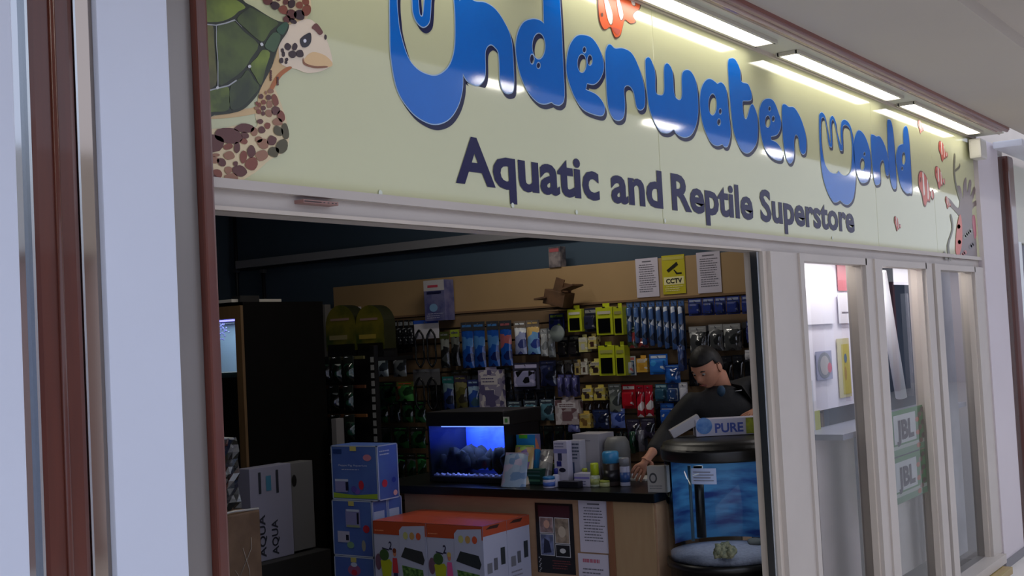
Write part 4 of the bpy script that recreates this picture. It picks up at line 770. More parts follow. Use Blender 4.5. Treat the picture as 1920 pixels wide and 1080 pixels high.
# ================================================================== blue cartons
bx = 4.85; BLUEC = mat((84, 114, 184), .35, c2=(72, 96, 172), vs=4); EDGE = mat((176, 190, 214), .4); GRS = mat((150, 180, 60), .4); LIL = mat((140, 140, 190), .4); RED = mat((190, 50, 70), .4); LT = mat((190, 200, 226), .4)
def blue(kind):
    def d(m, fA, w, fB, w2, h):
        for f, ww in ((fA, w), (fB, w2)):
            for q in ((0, 0, .007, h), (ww-.007, 0, ww, h), (0, 0, ww, .006), (0, h-.006, ww, h)): m.rect(f, *q, EDGE, .0015)
        YL = mat((200, 190, 110), .4); m.rect(fA, w*.42, h*.9, w*.56, h*.985, YL, .002)
        if kind == 0:
            m.art(fA, [(.008, .01), (w-.008, .01), (w-.008, h*.13), (w*.5, h*.09), (.008, h*.13)], GRS, .002)
            m.text(fA, 'Peppa Pig Aquarium', w*.16, h*.62, w*.62, h*.035, LT, .002, .01); m.lines(fA, w*.22, h*.54, w*.7, h*.58, 1, LT, .002)
            m.rect(fA, w*.07, h*.14, w*.34, h*.38, LIL, .0025).rect(fA, w*.30, h*.17, w*.36, h*.33, mat((30, 34, 60), .4), .003).rect(fA, w*.07, h*.34, w*.36, h*.38, LT, .003)
            m.disc(fA, w*.64, h*.28, w*.055, h*.085, RED, .003).disc(fA, w*.48, h*.2, w*.06, h*.06, mat((90, 80, 170), .4), .003).disc(fA, w*.55, h*.16, w*.06, h*.05, mat((120, 90, 180), .4), .0025).disc(fA, w*.79, h*.78, w*.09, h*.06, mat((200, 130, 150), .4), .002).rect(fA, w*.05, h*.85, w*.24, h*.93, mat((34, 60, 120), .4), .002)
            m.disc(fB, w2*.3, h*.3, w2*.13, h*.07, RED, .002).disc(fB, w2*.75, h*.34, w2*.1, h*.05, mat((40, 60, 150), .4), .002).disc(fB, w2*.8, h*.1, w2*.1, h*.05, mat((220, 170, 170), .4), .002).lines(fB, w2*.1, h*.8, w2*.7, h*.92, 2, LT, .002)
        elif kind == 1:
            m.rect(fA, w*.34, h*.52, w*.70, h*.84, LIL, .002).rect(fA, w*.62, h*.58, w*.67, h*.78, mat((26, 30, 50), .4), .003).rect(fA, w*.37, h*.80, w*.68, h*.84, LT, .003).rect(fA, w*.36, h*.52, w*.68, h*.56, mat((150, 160, 130), .4), .003)
            m.rect(fA, w*.12, h*.24, w*.42, h*.44, mat((180, 180, 206), .4), .002).rect(fA, w*.33, h*.28, w*.4, h*.38, mat((26, 30, 50), .4), .003).disc(fA, w*.44, h*.2, w*.09, h*.06, mat((120, 160, 130), .4), .003).disc(fA, w*.84, h*.5, w*.08, h*.07, RED, .002).disc(fA, w*.76, h*.2, w*.05, h*.1, mat((150, 150, 140), .4), .002)
            m.rect(fB, w2*.1, h*.6, w2*.8, h*.8, LT, .0005)
        else:
            m.disc(fA, w*.5, h*.76, w*.16, h*.1, mat((150, 90, 130), .4), .002).disc(fA, w*.5, h*.72, w*.07, h*.05, RED, .003).disc(fA, w*.5, h*.86, w*.08, h*.04, LT, .003)
    return d
def yz(x, y): p = onX(x, y, bx); return p.y, p.z
yA, zA = yz(620, 835); yB, _ = yz(706, 835); zt3 = zA; zt2 = yz(655, 938)[1]; zt1 = yz(655, 1043)[1]; dpx = .12
for k, (zt_, zb_, kd, dl, lab) in enumerate(((zt3, zt2+.002, 0, 0, 'blue carton with a green grass strip, topmost of the stack of three'), (zt2, zt1+.002, 1, .01, 'blue carton with tank pictures, second from the top of the stack'), (zt1, zt1-(zt2-zt1), 2, .01, 'blue carton at the bottom of the picture, third in the stack'), (zt1-(zt2-zt1)-.002, 0.01, 2, .01, 'lowest blue carton standing on the shop floor'))):
    ya, yb_ = (yA, yB) if k == 0 else (yA+.01, yz(697, 940)[0]); w = ya-yb_
    pbox('blue_carton', lab, 'carton', (bx+(.165 if k == 0 else .12)/2, (ya+yb_)/2), .165 if k == 0 else .12, w, zb_, zt_, 0, BLUEC, 'blue aquarium cartons', blue(kd))
ya, yb_ = yA+.01, yz(697, 940)[0]
pbox('blue_carton', 'blue carton standing right behind the second one of the stack, its side just showing', 'carton', (bx+.122+.06, (ya+yb_)/2), .116, ya-yb_, zt1, zt2, 0, BLUEC, 'blue aquarium cartons', blue(1))
pbox('blue_carton', 'blue carton standing behind the third one of the stack', 'carton', (bx+.122+.06, (ya+yb_)/2), .116, ya-yb_, .01, zt1-.002, 0, BLUEC, 'blue aquarium cartons', blue(2))
# ================================================================== orange and white cartons
WH = mat((180, 184, 208), .35); OR = mat((180, 76, 46), .35, var=.1, vs=4); OD = mat((160, 56, 34), .35); LIME = mat((176, 184, 40), .4); SKIN = mat((200, 130, 100), .5); DKG = mat((48, 54, 58), .3); PL = mat((50, 90, 40), .5, c2=(110, 150, 80), vs=60)
def orange(kind):
    def d(m, fA, w, fB, w2, h):
        m.rect(fA, 0, h*.84, w, h, OR, .0015).rect(fB, 0, h*.88, w2, h, OR, .0015)
        O = fA[0]+fA[2]*h+V3((0, 0, 0)); fT = (O, fA[1], -fA[3], Z_); m.rect(fT, 0, 0, w, w2, OR, .0012)
        m.lines(fA, w*.03, h*.87, w*.25, h*.905, 1, mat((230, 150, 110), .4), .003)
        m.art(fA, [(w*.48, h*.02), (w*.98, h*.02), (w*.98, h*.97), (w*.56, h*.95), (w*.5, h*.9)], WH, .0025)
        for k, c in enumerate(((190, 190, 120), (190, 150, 90), (206, 90, 60))): m.disc(fA, w*(.62+k*.12), h*.84, w*.045, h*.045, mat(c, .4), .004)
        m.art(fA, [(w*.52, h*.58), (w*.60, h*.70), (w*.92, h*.66), (w*.96, h*.56), (w*.93, h*.50)], DKG, .004)
        m.art(fA, [(w*.53, h*.48), (w*.92, h*.44), (w*.94, h*.24), (w*.85, h*.2), (w*.56, h*.28)], PL, .004); m.art(fA, [(w*.53, h*.30), (w*.86, h*.17), (w*.94, h*.22), (w*.94, h*.26), (w*.86, h*.21), (w*.53, h*.33)], DKG, .005)
        m.disc(fA, w*.61, h*.2, w*.05, h*.07, mat((190, 60, 90), .4), .006)
        m.text(fA, '2', w*.29, h*.66, w*.06, h*.1, mat((40, 40, 70), .4), .003); m.art(fA, [(w*.16, h*.68), (w*.29, h*.66), (w*.29, h*.645), (w*.16, h*.665)], mat((40, 40, 70), .4), .003)
        m.art(fA, [(w*.12, h*.52), (w*.16, h*.28), (w*.30, h*.26), (w*.34, h*.5), (w*.3, h*.54)], LIME, .003).disc(fA, w*.2, h*.59, w*.09, h*.07, mat((60, 90, 50), .5), .004).disc(fA, w*.08, h*.5, w*.06, h*.1, mat((110, 80, 100), .4), .0028).disc(fA, w*.26, h*.16, w*.14, h*.03, mat((210, 150, 90), .4), .0028)
        c = (200, 60, 70) if kind == 0 else (220, 90, 150)
        m.disc(fA, w*.40, h*.62, w*.03, h*.045, SKIN, .004).art(fA, [(w*.36, h*.56), (w*.44, h*.56), (w*.46, h*.38), (w*.35, h*.38)], mat(c, .4), .004).rect(fA, w*.365, h*.28, w*.445, h*.38, mat((50, 50, 90), .4), .004).rect(fA, w*.375, h*.12, w*.40, h*.28, SKIN, .004).rect(fA, w*.415, h*.12, w*.44, h*.28, SKIN, .004).disc(fA, w*.40, h*.65, w*.035, h*.03, mat((120, 60, 40) if kind == 0 else (200, 170, 90), .5), .005)
        m.rect(fB, w2*.70, h*.5, w2*.88, h*.7, DKG, .002).rect(fB, w2*.12, h*.44, w2*.32, h*.56, mat((120, 122, 132), .4), .002).rect(fB, w2*.4, h*.46, w2*.55, h*.6, mat((100, 102, 112), .4), .002).disc(fB, w2*.55, h*.1, w2*.07, h*.04, mat((200, 130, 90), .4), .002).disc(fB, w2*.75, h*.12, w2*.06, h*.035, mat((190, 150, 150), .4), .002).lines(fB, w2*.1, h*.2, w2*.6, h*.4, 4, mat((140, 142, 156), .4), .002)
        m.art(fB, [(w2*.1, h*.955), (w2*.3, h*.985), (w2*.7, h*.985), (w2*.6, h*.945)], mat((60, 34, 26), .5), .002)
    return d
ox = 4.79; yl_, yr_ = onX(699, 978, ox).y, onX(905, 990, ox).y; zt_ = .852; w = (yl_-yr_)/2
for lv in (0, 1):
    for i in (0, 1):
        for j in (0, 1):
            z1 = zt_-lv*.42; z0 = z1-.418
            lab = [['orange topped white carton in the front left of the upper layer', 'orange topped white carton in the back left of the upper layer'], ['orange topped white carton in the front right of the upper layer', 'orange topped white carton in the back right of the upper layer']][i][j] if lv == 0 else 'orange topped white carton in the lower layer %s, %s' % (('left', 'right')[i], ('front', 'back')[j])
            pbox('orange_carton', lab, 'carton', (ox+.1+j*.202, yl_-w*(i+.5)), .2, w-.003, z0, z1, 0, WH, 'orange and white aquarium cartons', orange(i), .003)
# ================================================================== the counter
CX = 5.2; ze = onX(1000, 934, CX).z; ZC = ze+.045
ct = thing('sales_counter', 'long light wood counter with a thick black top', 'counter', (5.5, 3.6, 0))
BIR = wood((186, 152, 122), (170, 134, 106), .5, (1, 6, 1)); BIR2 = wood((176, 148, 112), (164, 132, 98), .5, (1, 1, 6))
yl2 = 4.42; yr2 = 2.845
MB().box((CX+.03, yr2, 0), (5.74, yl2, ze), BIR, .003).build('body', ct)
MB().box((5.66, 2.6, 0), (5.77, yr2-.002, ze), BIR, .003).build('end_return', ct)
MB().box((5.65, 2.59, ze), (5.78, yr2-.022, ZC), mat((16, 16, 17), .3, var=.2), .006).build('return_top', ct)
MB().box((CX-.02, yr2-.02, ze), (5.78, 4.66, ZC), mat((16, 16, 17), .3, var=.2), .006).build('counter_top', ct)
a = onX(1150, 960, CX+.02).y
m = MB().box((CX+.018, yr2+.01, .05), (CX+.03, a, ze-.005), BIR2, .003); m.build('end_panel', ct)
MB().box((CX+.014, a, 0), (CX+.03, a+.035, ze), wood((150, 104, 76), (130, 86, 60), .5, (1, 1, 6)), .003).build('post', ct)
def on_counter(name, r, lab, cat, base, draw):
    flat_on_wall(name, r, lab, cat, base, draw, X=CX+.03 if r[2] < 1150 else CX+.018)
def poster(m, f, w, h):
    m.rect(f, w*.08, h*.8, w*.92, h*.97, mat((70, 30, 40), .4)); PH = [(w*.12, h*.58, w*.46, h*.79, (180, 150, 150)), (w*.52, h*.44, w*.88, h*.79, (170, 150, 130)), (w*.12, h*.26, w*.46, h*.55, (120, 130, 170)), (w*.52, h*.25, w*.88, h*.41, (24, 24, 26))]
    for a, b, c, d, k in PH: m.rect(f, a-.004, b-.004, c+.004, d+.004, mat((196, 196, 200), .4)).rect(f, a, b, c, d, mat(k, .4, c2=tuple(v*.7 for v in k), vs=30), .002)
    m.disc(f, w*.3, h*.7, w*.08, h*.06, mat((206, 160, 140), .5), .003).disc(f, w*.7, h*.6, w*.1, h*.08, mat((196, 180, 160), .5), .003).art(f, [(w*.18, h*.28), (w*.4, h*.3), (w*.34, h*.46), (w*.22, h*.5)], mat((34, 38, 64), .5), .003).disc(f, w*.7, h*.33, w*.08, h*.035, mat((200, 200, 200), .4), .003)
    for k in range(10): m.disc(f, w*(.06+.02*(k % 3)), h*(.02+k*.022), w*.02, h*.008, mat((180, 180, 184), .4), .003)
    m.lines(f, w*.4, h*.06, w*.9, h*.2, 4, mat((120, 60, 60), .4), .002)
on_counter('poster', (1003, 944, 1080, 1075), 'black poster with four small photographs on the counter front', 'poster', mat((20, 18, 20), .3), poster)
on_counter('paper_notice', (1084, 938, 1146, 1036), 'white printed notice on the counter front, right of the black poster', 'notice', PAPER, lambda m, f, w, h: (m.lines(f, w*.15, h*.2, w*.85, h*.88, 12, INK, seed=9), m.rect(f, w*.3, h*.91, w*.7, h*.94, INK)))
on_counter('paper_notice', (1084, 1039, 1146, 1135), 'white notice with a reddish heading on the counter front at the bottom edge', 'notice', PAPER, lambda m, f, w, h: (m.lines(f, w*.12, h*.15, w*.88, h*.74, 8, INK, seed=3), m.lines(f, w*.1, h*.8, w*.9, h*.9, 1, mat((190, 110, 130), .5), seed=2, th=.7)))
# ------------------------------------------------------------------ aquarium on the counter
ax = 5.34; a = onX(803, 840, ax); b = onX(946, 840, ax); at_ = onX(880, 772, ax).z
aq = thing('aquarium', 'black framed aquarium with bright blue lit water on the counter', 'aquarium', (5.5, (a.y+b.y)/2, ZC+.002))
y1, y0 = a.y, b.y; zb = ZC+.002
MB().box((ax, y0, zb), (5.70, y1, zb+.03), BLACK, .004).build('base', aq)
hz = onX(880, 799, ax).z
hood = MB().box((ax-.005, y0-.004, hz), (5.705, y1+.005, at_), mat((16, 16, 17), .4), .008).build('hood', aq)
MB().box((ax+.002, y0, zb+.03), (ax+.008, y1, hz), glass((235, 240, 245), 1.33)).build('front_glass', aq)
MB().box((5.68, y0, zb+.03), (5.69, y1, hz), mat((60, 90, 240), .5, c2=(30, 56, 200), vs=9)).build('back_panel', aq)
area('aquarium_back_lamp', (5.62, (y0+y1)/2, hz-.02), .06, y1-y0-.05, 1.2, (.3, .5, 1), (0, math.radians(-25), 0))
m = MB().box((ax, y1-.012, zb+.03), (5.69, y1, hz), BLACK); m.build('end_panel', aq); MB().box((ax+.01, y0, zb+.03), (5.69, y0+.006, hz), mat((14, 16, 22), .3)).build('end_panel', aq)
m = MB(); rnd = random.Random(2)
for k in range(26): m.blob((ax+rnd.uniform(.08, .28), rnd.uniform(y0+.04, y1-.04), zb+.098+rnd.uniform(0, .03)), (.04, rnd.uniform(.025, .05), rnd.uniform(.03, .075)), mat((14, 14, 18), .9, c2=(24, 22, 32), vs=30), k, .25)
o = m.build('rocks', aq); o['kind'] = 'stuff'
m = MB()
for k in range(40): yy = y0+.02+(y1-y0-.04)*k/39; m.blob((ax+.03, yy, zb+.034), (.014, .01, .006+.004*(k % 3)), mat((210, 200, 235), .6), k, .3)
o = m.build('white_gravel', aq); o['kind'] = 'stuff'
MB().box((ax+.1, y0+.02, hz-.014), (ax+.2, y1-.02, hz-.006), mat((120, 150, 255), .5, emit=2)).build('lamp', hood)
l = area('aquarium_lamp', (ax+.17, (y0+y1)/2, hz-.02), .12, y1-y0-.1, 3.2, (.35, .5, 1), (0, math.radians(-35), 0))
p = onX(950, 788, ax-.006); MB().box((ax-.009, p.y-.018, p.z-.02), (ax-.006, p.y+.02, p.z+.018), mat((200, 206, 190), .4)).rect(frX(ax-.009, p.y+.018, p.z-.018), .008, .006, .026, .028, mat((90, 150, 80), .4)).build('sticker', hood, 'small white and green sticker')
# ------------------------------------------------------------------ things on the counter
def cp(px, py, X): q = onX(px, py, X); return q
def cbox(name, x0, x1, yt, X, lab, cat, m_, dep=.06, rot=0, draw=None, group=None):
    a, b = onX(x0, yt, X), onX(x1, yt, X); w = a.y-b.y
    return pbox(name, lab, cat, (X+dep/2, (a.y+b.y)/2), dep, w, ZC+.001, onX((x0+x1)/2, yt, X).z, rot, m_, group, draw, .003)
LILW = mat((190, 186, 206), .4); NV = mat((40, 44, 120), .4); TXT = mat((90, 90, 130), .5)
cbox('white_carton', 1073, 1122, 814, 5.58, 'large plain white carton behind the counter goods', 'carton', mat((176, 172, 180), .4), .16, 0, lambda m, fA, w, fB, w2, h: (m.lines(fA, w*.42, h*.84, w*.76, h*.88, 1, mat((110, 110, 120), .4), .002), m.rect(fA, w*.05, h*.02, w*.9, h*.4, mat((150, 156, 172), .4), .001)))
m = MB().lathe([(.07, 0), (.07, .16), (.065, .2), (.05, .225), (0, .23)], (5.64, onX(1158, 860, 5.64).y, ZC+.001), mat((116, 116, 114), .5), 20); tag(m.build('round_white_tub'), 'rounded off-white dome right of the large white carton', 'tub')
cbox('tall_product_box', 1037, 1062, 827, 5.38, 'tall white and blue box with a bottle picture on the counter', 'box', LILW, .05, 0, lambda m, fA, w, fB, w2, h: (m.rect(fA, 0, h*.72, w, h*.82, mat((130, 130, 180), .4)), m.lines(fA, w*.08, h*.84, w*.95, h*.97, 2, TXT), m.rect(fA, w*.3, h*.55, w*.6, h*.72, mat((50, 54, 84), .4)), m.rect(fA, w*.2, h*.42, w*.55, h*.54, NV), m.disc(fA, w*.6, h*.34, w*.25, h*.05, mat((30, 30, 50), .4), .002)))
cbox('tall_product_box', 1064, 1086, 826, 5.44, 'tall white box with rows of grey print right of the white and blue one', 'box', mat((176, 174, 186), .4), .06, 0, lambda m, fA, w, fB, w2, h: (m.lines(fA, w*.1, h*.55, w*.95, h*.95, 5, mat((70, 80, 100), .5), th=.5), m.rect(fA, w*.05, h*.1, w*.5, h*.5, mat((70, 84, 120), .4))))
def bottle(name, px, py_top, X, r, lab, body, capc, caph=.3, capr=.8, neck=False, cat='bottle', band=None):
    q = onX(px, py_top, X); h = q.z-ZC-.001; t = thing(name, lab, cat, (X, q.y, ZC+.001)); zb = ZC+.001
    hb = h*(1-caph); prof = [(r*.92, 0), (r, .006), (r, hb*.86), (r*.9, hb*.94), (r*capr*.9, hb)] if neck else [(r*.95, 0), (r, .004), (r, hb-.004), (r*.97, hb)]
    m = MB().lathe(prof, (X, q.y, zb), mat(body, .3), 20)
    if band: m.lathe([(r*1.01, hb*.2), (r*1.01, hb*.7)], (X, q.y, zb), mat(band, .35), 20)
    m.build('body', t); MB().lathe([(r*capr, 0), (r*capr, h*caph*.85), (r*capr*.85, h*caph), (0, h*caph)], (X, q.y, zb+hb), mat(capc, .3), 20).build('cap', t); return t
bottle('round_tub', 1029, 893, 5.27, .032, 'small blue and white tub at the front edge of the counter', (196, 192, 214), (30, 110, 170), .25, 1.0, cat='tub', band=(70, 100, 180))
bottle('white_bottle', 1042, 878, 5.30, .018, 'white and blue bottle with a dark blue cap before the tall white box', (196, 194, 214), (30, 36, 130), .3, .6, True)
bottle('lime_bottle', 1114, 868, 5.36, .026, 'bottle with lime green top in front of the large white carton', (190, 196, 170), (180, 196, 40), .5, .85, True, band=(170, 176, 110))
bottle('lime_bottle', 1096, 878, 5.44, .018, 'smaller lime capped bottle left behind the other one', (170, 180, 90), (176, 186, 60), .4, .8, True)
bottle('food_jar', 1144, 846, 5.42, .045, 'large jar with a sky blue cap and dark label', (60, 50, 46), (60, 140, 190), .34, .95, cat='jar', band=(34, 32, 36))
bottle('food_jar', 1160, 858, 5.50, .034, 'jar with a brown orange side half hidden by the large jar', (150, 84, 44), (90, 130, 150), .3, .95, cat='jar')
bottle('white_canister', 1170, 858, 5.42, .026, 'slim white and blue canister right of the large jar', (186, 186, 210), (130, 130, 136), .3, 1.0, cat='canister', band=(60, 90, 150))
bottle('lime_bottle', 1134, 900, 5.38, .03, 'low pale yellow pot in front of the large jar', (196, 196, 140), (170, 178, 70), .3, 1.0, cat='pot')
cbox('small_white_box', 1076, 1106, 888, 5.34, 'small white and lilac box lying before the large white carton', 'box', LILW, .07, 0, lambda m, fA, w, fB, w2, h: (m.rect(fA, w*.02, h*.6, w*.95, h*.75, mat((130, 120, 190), .4)), m.lines(fA, w*.05, h*.1, w*.9, h*.5, 2, TXT)))
cbox('black_box', 1046, 1083, 903, 5.28, 'small black box at the front edge of the counter', 'box', mat((22, 22, 32), .4), .05)
cbox('green_box', 984, 1012, 880, 5.36, 'green box with pale stripes beside the food bags', 'box', mat((30, 70, 60), .4), .06, 0, lambda m, fA, w, fB, w2, h: (m.rect(fA, 0, h*.2, w, h*.34, mat((90, 140, 110), .4)), m.rect(fA, 0, h*.55, w, h*.65, mat((80, 120, 120), .4)), m.rect(fA, 0, h*.8, w, h*.9, mat((70, 90, 90), .4))))
cbox('orange_topped_box', 968, 1003, 815, 5.44, 'blue and violet picture box leaning behind the food bags', 'box', printmat((120, 110, 150), (40, 130, 190), (206, 120, 90), 18, .4, .5), .05, 0, lambda m, fA, w, fB, w2, h: (m.rect(fA, 0, h*.72, w, h, mat((40, 130, 200), .4)), m.rect(fA, w*.15, h*.92, w*.6, h, mat((90, 190, 60), .4), .002), m.rect(fA, w*.1, h*.6, w*.8, h*.7, mat((206, 90, 90), .4)), m.rect(fA, w*.7, h*.1, w*.86, h*.5, mat((50, 50, 70), .4))))
def counter_bag(x0, x1, yt, X, lab, c, c2, c3, seed):
    a, b = onX(x0, yt, X), onX(x1, yt, X); zt = onX((x0+x1)/2, yt, X).z; zb = ZC+.002; t = thing('food_bag', lab, 'bag', (X, (a.y+b.y)/2, zb)); rnd = random.Random(seed)
    vs = []; fs = []; nx, nz = 8, 10
    for s_ in (1, -1):
        for j in range(nz+1):
            for i in range(nx+1):
                u, v = i/nx, j/nz; bb = math.sin(math.pi*u)**.5*(.034*(1-v)**.6+.002)+rnd.uniform(-.003, .003)*(0 < i < nx); vs.append((X-s_*bb+.05*v, a.y+(b.y-a.y)*(.5+(u-.5)*(1-.10*v)), zb+(zt-zb)*v))
    for s_ in (0, 1):
        for j in range(nz):
            for i in range(nx): k = s_*(nx+1)*(nz+1)+j*(nx+1)+i; fs.append((k, k+1, k+nx+2, k+nx+1))
    MB().add(vs, fs, printmat(c, c2, c3, 26, .25, .5, coat=.5), True).build('bag', t); MB().box((X+.046, b.y+.01, zt-.012), (X+.054, a.y-.01, zt+.004), mat(c3, .35)).build('seal', t)
counter_bag(936, 983, 852, 5.265, 'pale blue food bag standing at the front of the counter', (150, 170, 196), (110, 140, 180), (176, 170, 196), 1)
counter_bag(955, 994, 838, 5.37, 'yellow and violet food bag behind the pale blue one', (190, 160, 110), (130, 100, 160), (150, 190, 90), 2)
counter_bag(1003, 1030, 846, 5.42, 'white speckled bag between the food bags and the tall white box', (150, 148, 146), (110, 106, 112), (186, 180, 176), 3)
cbox('plant_basket', 1030, 1048, 870, 5.46, 'small dark green tub behind the white bottle', 'tub', mat((70, 90, 50), .5), .06)
cbox('boxed_bulb', 1212, 1246, 874, 5.22, 'off-white box with a round drawing at the right end of the counter', 'box', mat((160, 156, 152), .4), .05, .2, lambda m, fA, w, fB, w2, h: (m.disc(fA, w*.3, h*.55, w*.2, h*.2, mat((60, 60, 64), .5)), m.disc(fA, w*.3, h*.55, w*.13, h*.13, mat((150, 146, 144), .5), .002), m.lines(fA, w*.1, h*.12, w*.9, h*.3, 2, mat((100, 100, 104), .5))))
q = onZ(1198, 898, ZC+.004); tag(MB().box((q.x-.06, q.y-.07, ZC+.001), (q.x+.10, q.y+.07, ZC+.012), mat((196, 194, 190), .5), .002).build('paper_pad'), 'white paper pad on the counter under the hand of the man', 'paper')
q = onZ(1162, 893, ZC+.004); tag(MB().box((q.x-.03, q.y-.06, ZC+.001), (q.x+.12, q.y+.05, ZC+.006), mat((190, 188, 214), .5), .001).build('paper_slip'), 'pale lilac slip of paper beside the slim canister', 'paper')
# ================================================================== bow front tank at the right of the entrance
TC = V3((5.33, 2.53, 0)); R0 = .275
zTop = onY(1370, 815, TC.y).z; zG1 = onY(1370, 868, TC.y-.15).z; zG0 = onY(1385, 1084, TC.y-.26).z
bt = thing('bow_front_tank', 'round black lidded tank with a blue backdrop beside the right door jamb', 'fish tank', (TC.x, TC.y, 0))
MB().lathe([(R0*.98, 0), (R0*.98, zG0-.03), (R0*1.04, zG0-.03), (R0*1.04, zG0), (0, zG0)], TC, mat((16, 15, 16), .35), 40).build('stand', bt)
m = MB().lathe([(R0*1.03, zG1), (R0*1.05, zG1+.01), (R0*1.05, zG1+.045), (R0*1.045, zG1+.06), (R0*1.045, zTop-.055), (R0*1.0, zTop-.015), (R0*.8, zTop), (0, zTop)], TC, mat((16, 16, 17), .4), 40); hood = m.build('hood', bt)
MB().lathe([(R0, zG0+.001), (R0, zG1)], TC, glass((240, 246, 248), 1.3), 48).build('glass', bt)
MB().lathe([(0, zG0+.002), (R0*.97, zG0+.002), (R0*.97, zG0+.03), (R0*.5, zG0+.045), (0, zG0+.05)], TC, mat((168, 168, 186), .8, var=.15, vs=60, bump=.4), 32).build('sand', bt)
# curved blue backdrop behind the water
bm_ = bpy.data.materials.new('backdrop'); bm_.use_nodes = True; nt = bm_.node_tree; pb = nt.nodes['Principled BSDF']; pb.inputs['Roughness'].default_value = .5
tc = nt.nodes.new('ShaderNodeTexCoord'); mp = nt.nodes.new('ShaderNodeMapping'); mp.inputs['Scale'].default_value = (2, 2, 9); n1 = nt.nodes.new('ShaderNodeTexNoise'); n1.inputs['Scale'].default_value = 2.2; n1.inputs['Detail'].default_value = 3; rp = nt.nodes.new('ShaderNodeValToRGB')
for q in (0, 1): rp.color_ramp.elements[q].position = (.36, .62)[q]; rp.color_ramp.elements[q].color = (*lin(((22, 52, 122), (70, 138, 190))[q]), 1)
nt.links.new(tc.outputs['Object'], mp.inputs[0]); nt.links.new(mp.outputs[0], n1.inputs[0]); nt.links.new(n1.outputs[0], rp.inputs[0]); nt.links.new(rp.outputs[0], pb.inputs['Base Color'])
m = MB(); m.lathe([(R0*.94, zG0+.05), (R0*.94, zG1-.005)], TC, bm_, 40, a0=math.radians(-62), a1=math.radians(98)); m.build('backdrop', bt)
m = MB(); rk_ = mat((96, 104, 84), .8, c2=(150, 150, 120), vs=60); q = onY(1365, 1045, TC.y-.12)
for k in range(14): rnd = random.Random(k); m.blob((q.x+rnd.uniform(-.05, .05), q.y+rnd.uniform(-.04, .04), zG0+.06+rnd.uniform(0, .035)), (.026, .022, .024), rk_, k, .3)
q2 = onY(1420, 1045, TC.y-.1); m.blob((q2.x, q2.y, zG0+.055), (.04, .04, .02), mat((110, 110, 106), .8), 3, .2) if False else m.build('ornament', bt, 'grey green rock ornament'); MB().blob((q2.x, q2.y, zG0+.055), (.04, .04, .02), mat((110, 110, 106), .8), 3, .2).build('pebble', bt)
area('tank_hood_lamp', (TC.x-.03, TC.y-.04, zG1-.012), .3, .3, .3, (.8, .9, 1), (0, 0, 0))  # added under the hood to brighten the dark backdrop
MB().lathe([(0, zG1-.008), (.12, zG1-.008), (.12, zG1-.002), (0, zG1-.002)], TC, mat((240, 245, 255), .5, emit=1.5), 16).build('lamp', hood)  # glowing disc that goes with the added hood light
m = MB()
m.tube([(TC.x-.2, TC.y+.03, zG1-.02), (TC.x-.2, TC.y+.03, zG0+.12)], .022, mat((14, 16, 18), .3), 10); m.tube([(TC.x-.2, TC.y+.075, zG1-.02), (TC.x-.2, TC.y+.075, zG0+.1)], .008, mat((80, 110, 130), .3), 8); m.build('filter', bt)
angs = [math.atan2(onY(x, 900, TC.y-.27).y-TC.y, 1) for x in (1295,)]
def cyl_sheet(name, x0, x1, y0_, y1_, m_, lab, lines=False):
    # a sticker lying on the round glass: find the angles where the two sight lines meet the cylinder
    def hit(x, y):
        d = ray(x, y); o = CE; a = d.x**2+d.y**2; b = 2*((o.x-TC.x)*d.x+(o.y-TC.y)*d.y); c = (o.x-TC.x)**2+(o.y-TC.y)**2-(R0+.002)**2; t = (-b-math.sqrt(b*b-4*a*c))/(2*a); return o+d*t
    p, q = hit(x0, y0_), hit(x1, y1_); a0, a1 = math.atan2(p.y-TC.y, p.x-TC.x), math.atan2(q.y-TC.y, q.x-TC.x)
    if a1 < a0: a1 += 2*math.pi
    m = MB(); m.lathe([(R0+.002, q.z), (R0+.002, p.z)], TC, m_, 10, a0=a0, a1=a1)
    for k in range(4):
        z = q.z+(p.z-q.z)*(.2+k*.18); m.lathe([(R0+.003, z), (R0+.003, z+.004)], TC, INK, 8, a0=a0+(a1-a0)*.08, a1=a0+(a1-a0)*(.9-.12*(k % 2)))
    m.build(name, bt, lab)
cyl_sheet('price_label', 1296, 1344, 878, 908, mat((176, 190, 222), .4), 'white printed label')
q = onY(1311, 871, TC.y-.3); MB().lines((V3((q.x, TC.y-R0*1.045, zG1+.02)), X_, Z_, -Y_), -.04, 0, .03, .012, 1, mat((150, 160, 160), .3), .001).build('maker_mark', hood)
# magazine-like pack lying on the hood
zT = zTop+.002
PW = mat((206, 204, 224), .4); c = onY(1365, 815, 2.52)
uu = V3((math.cos(YAW), -math.sin(YAW), 0)); uu = (uu+V3((0, .0, 0))).normalized(); ww = V3((math.sin(YAW), math.cos(YAW), 0))
PM = Matrix(((uu.x, ww.x, 0, c.x), (uu.y, ww.y, 0, c.y), (0, 0, 1, zT), (0, 0, 0, 1))); kk = (c-CE).length/FPX
pk = thing('pure_pack', 'white pack lettered in blue with a round blue seal lying on the black tank lid', 'pack', (c.x, c.y, zT))
xl, xr, hh_ = -58*kk, 66*kk, 31*kk
m = MB().box((xl, 0, 0), (xr, .10, hh_), PW, .003, PM); f = (PM @ V3((xl, -.0006, 0)), uu, Z_, -ww); L_ = xr-xl
m.text(f, 'PURE', L_*.28, hh_*.2, L_*.42, hh_*.55, mat((60, 84, 176), .4), .001, .03); m.rect(f, L_*.74, hh_*.05, L_, hh_*.98, mat((180, 190, 50), .4, c2=(140, 150, 60), vs=30), .0012); m.build('carton', pk)
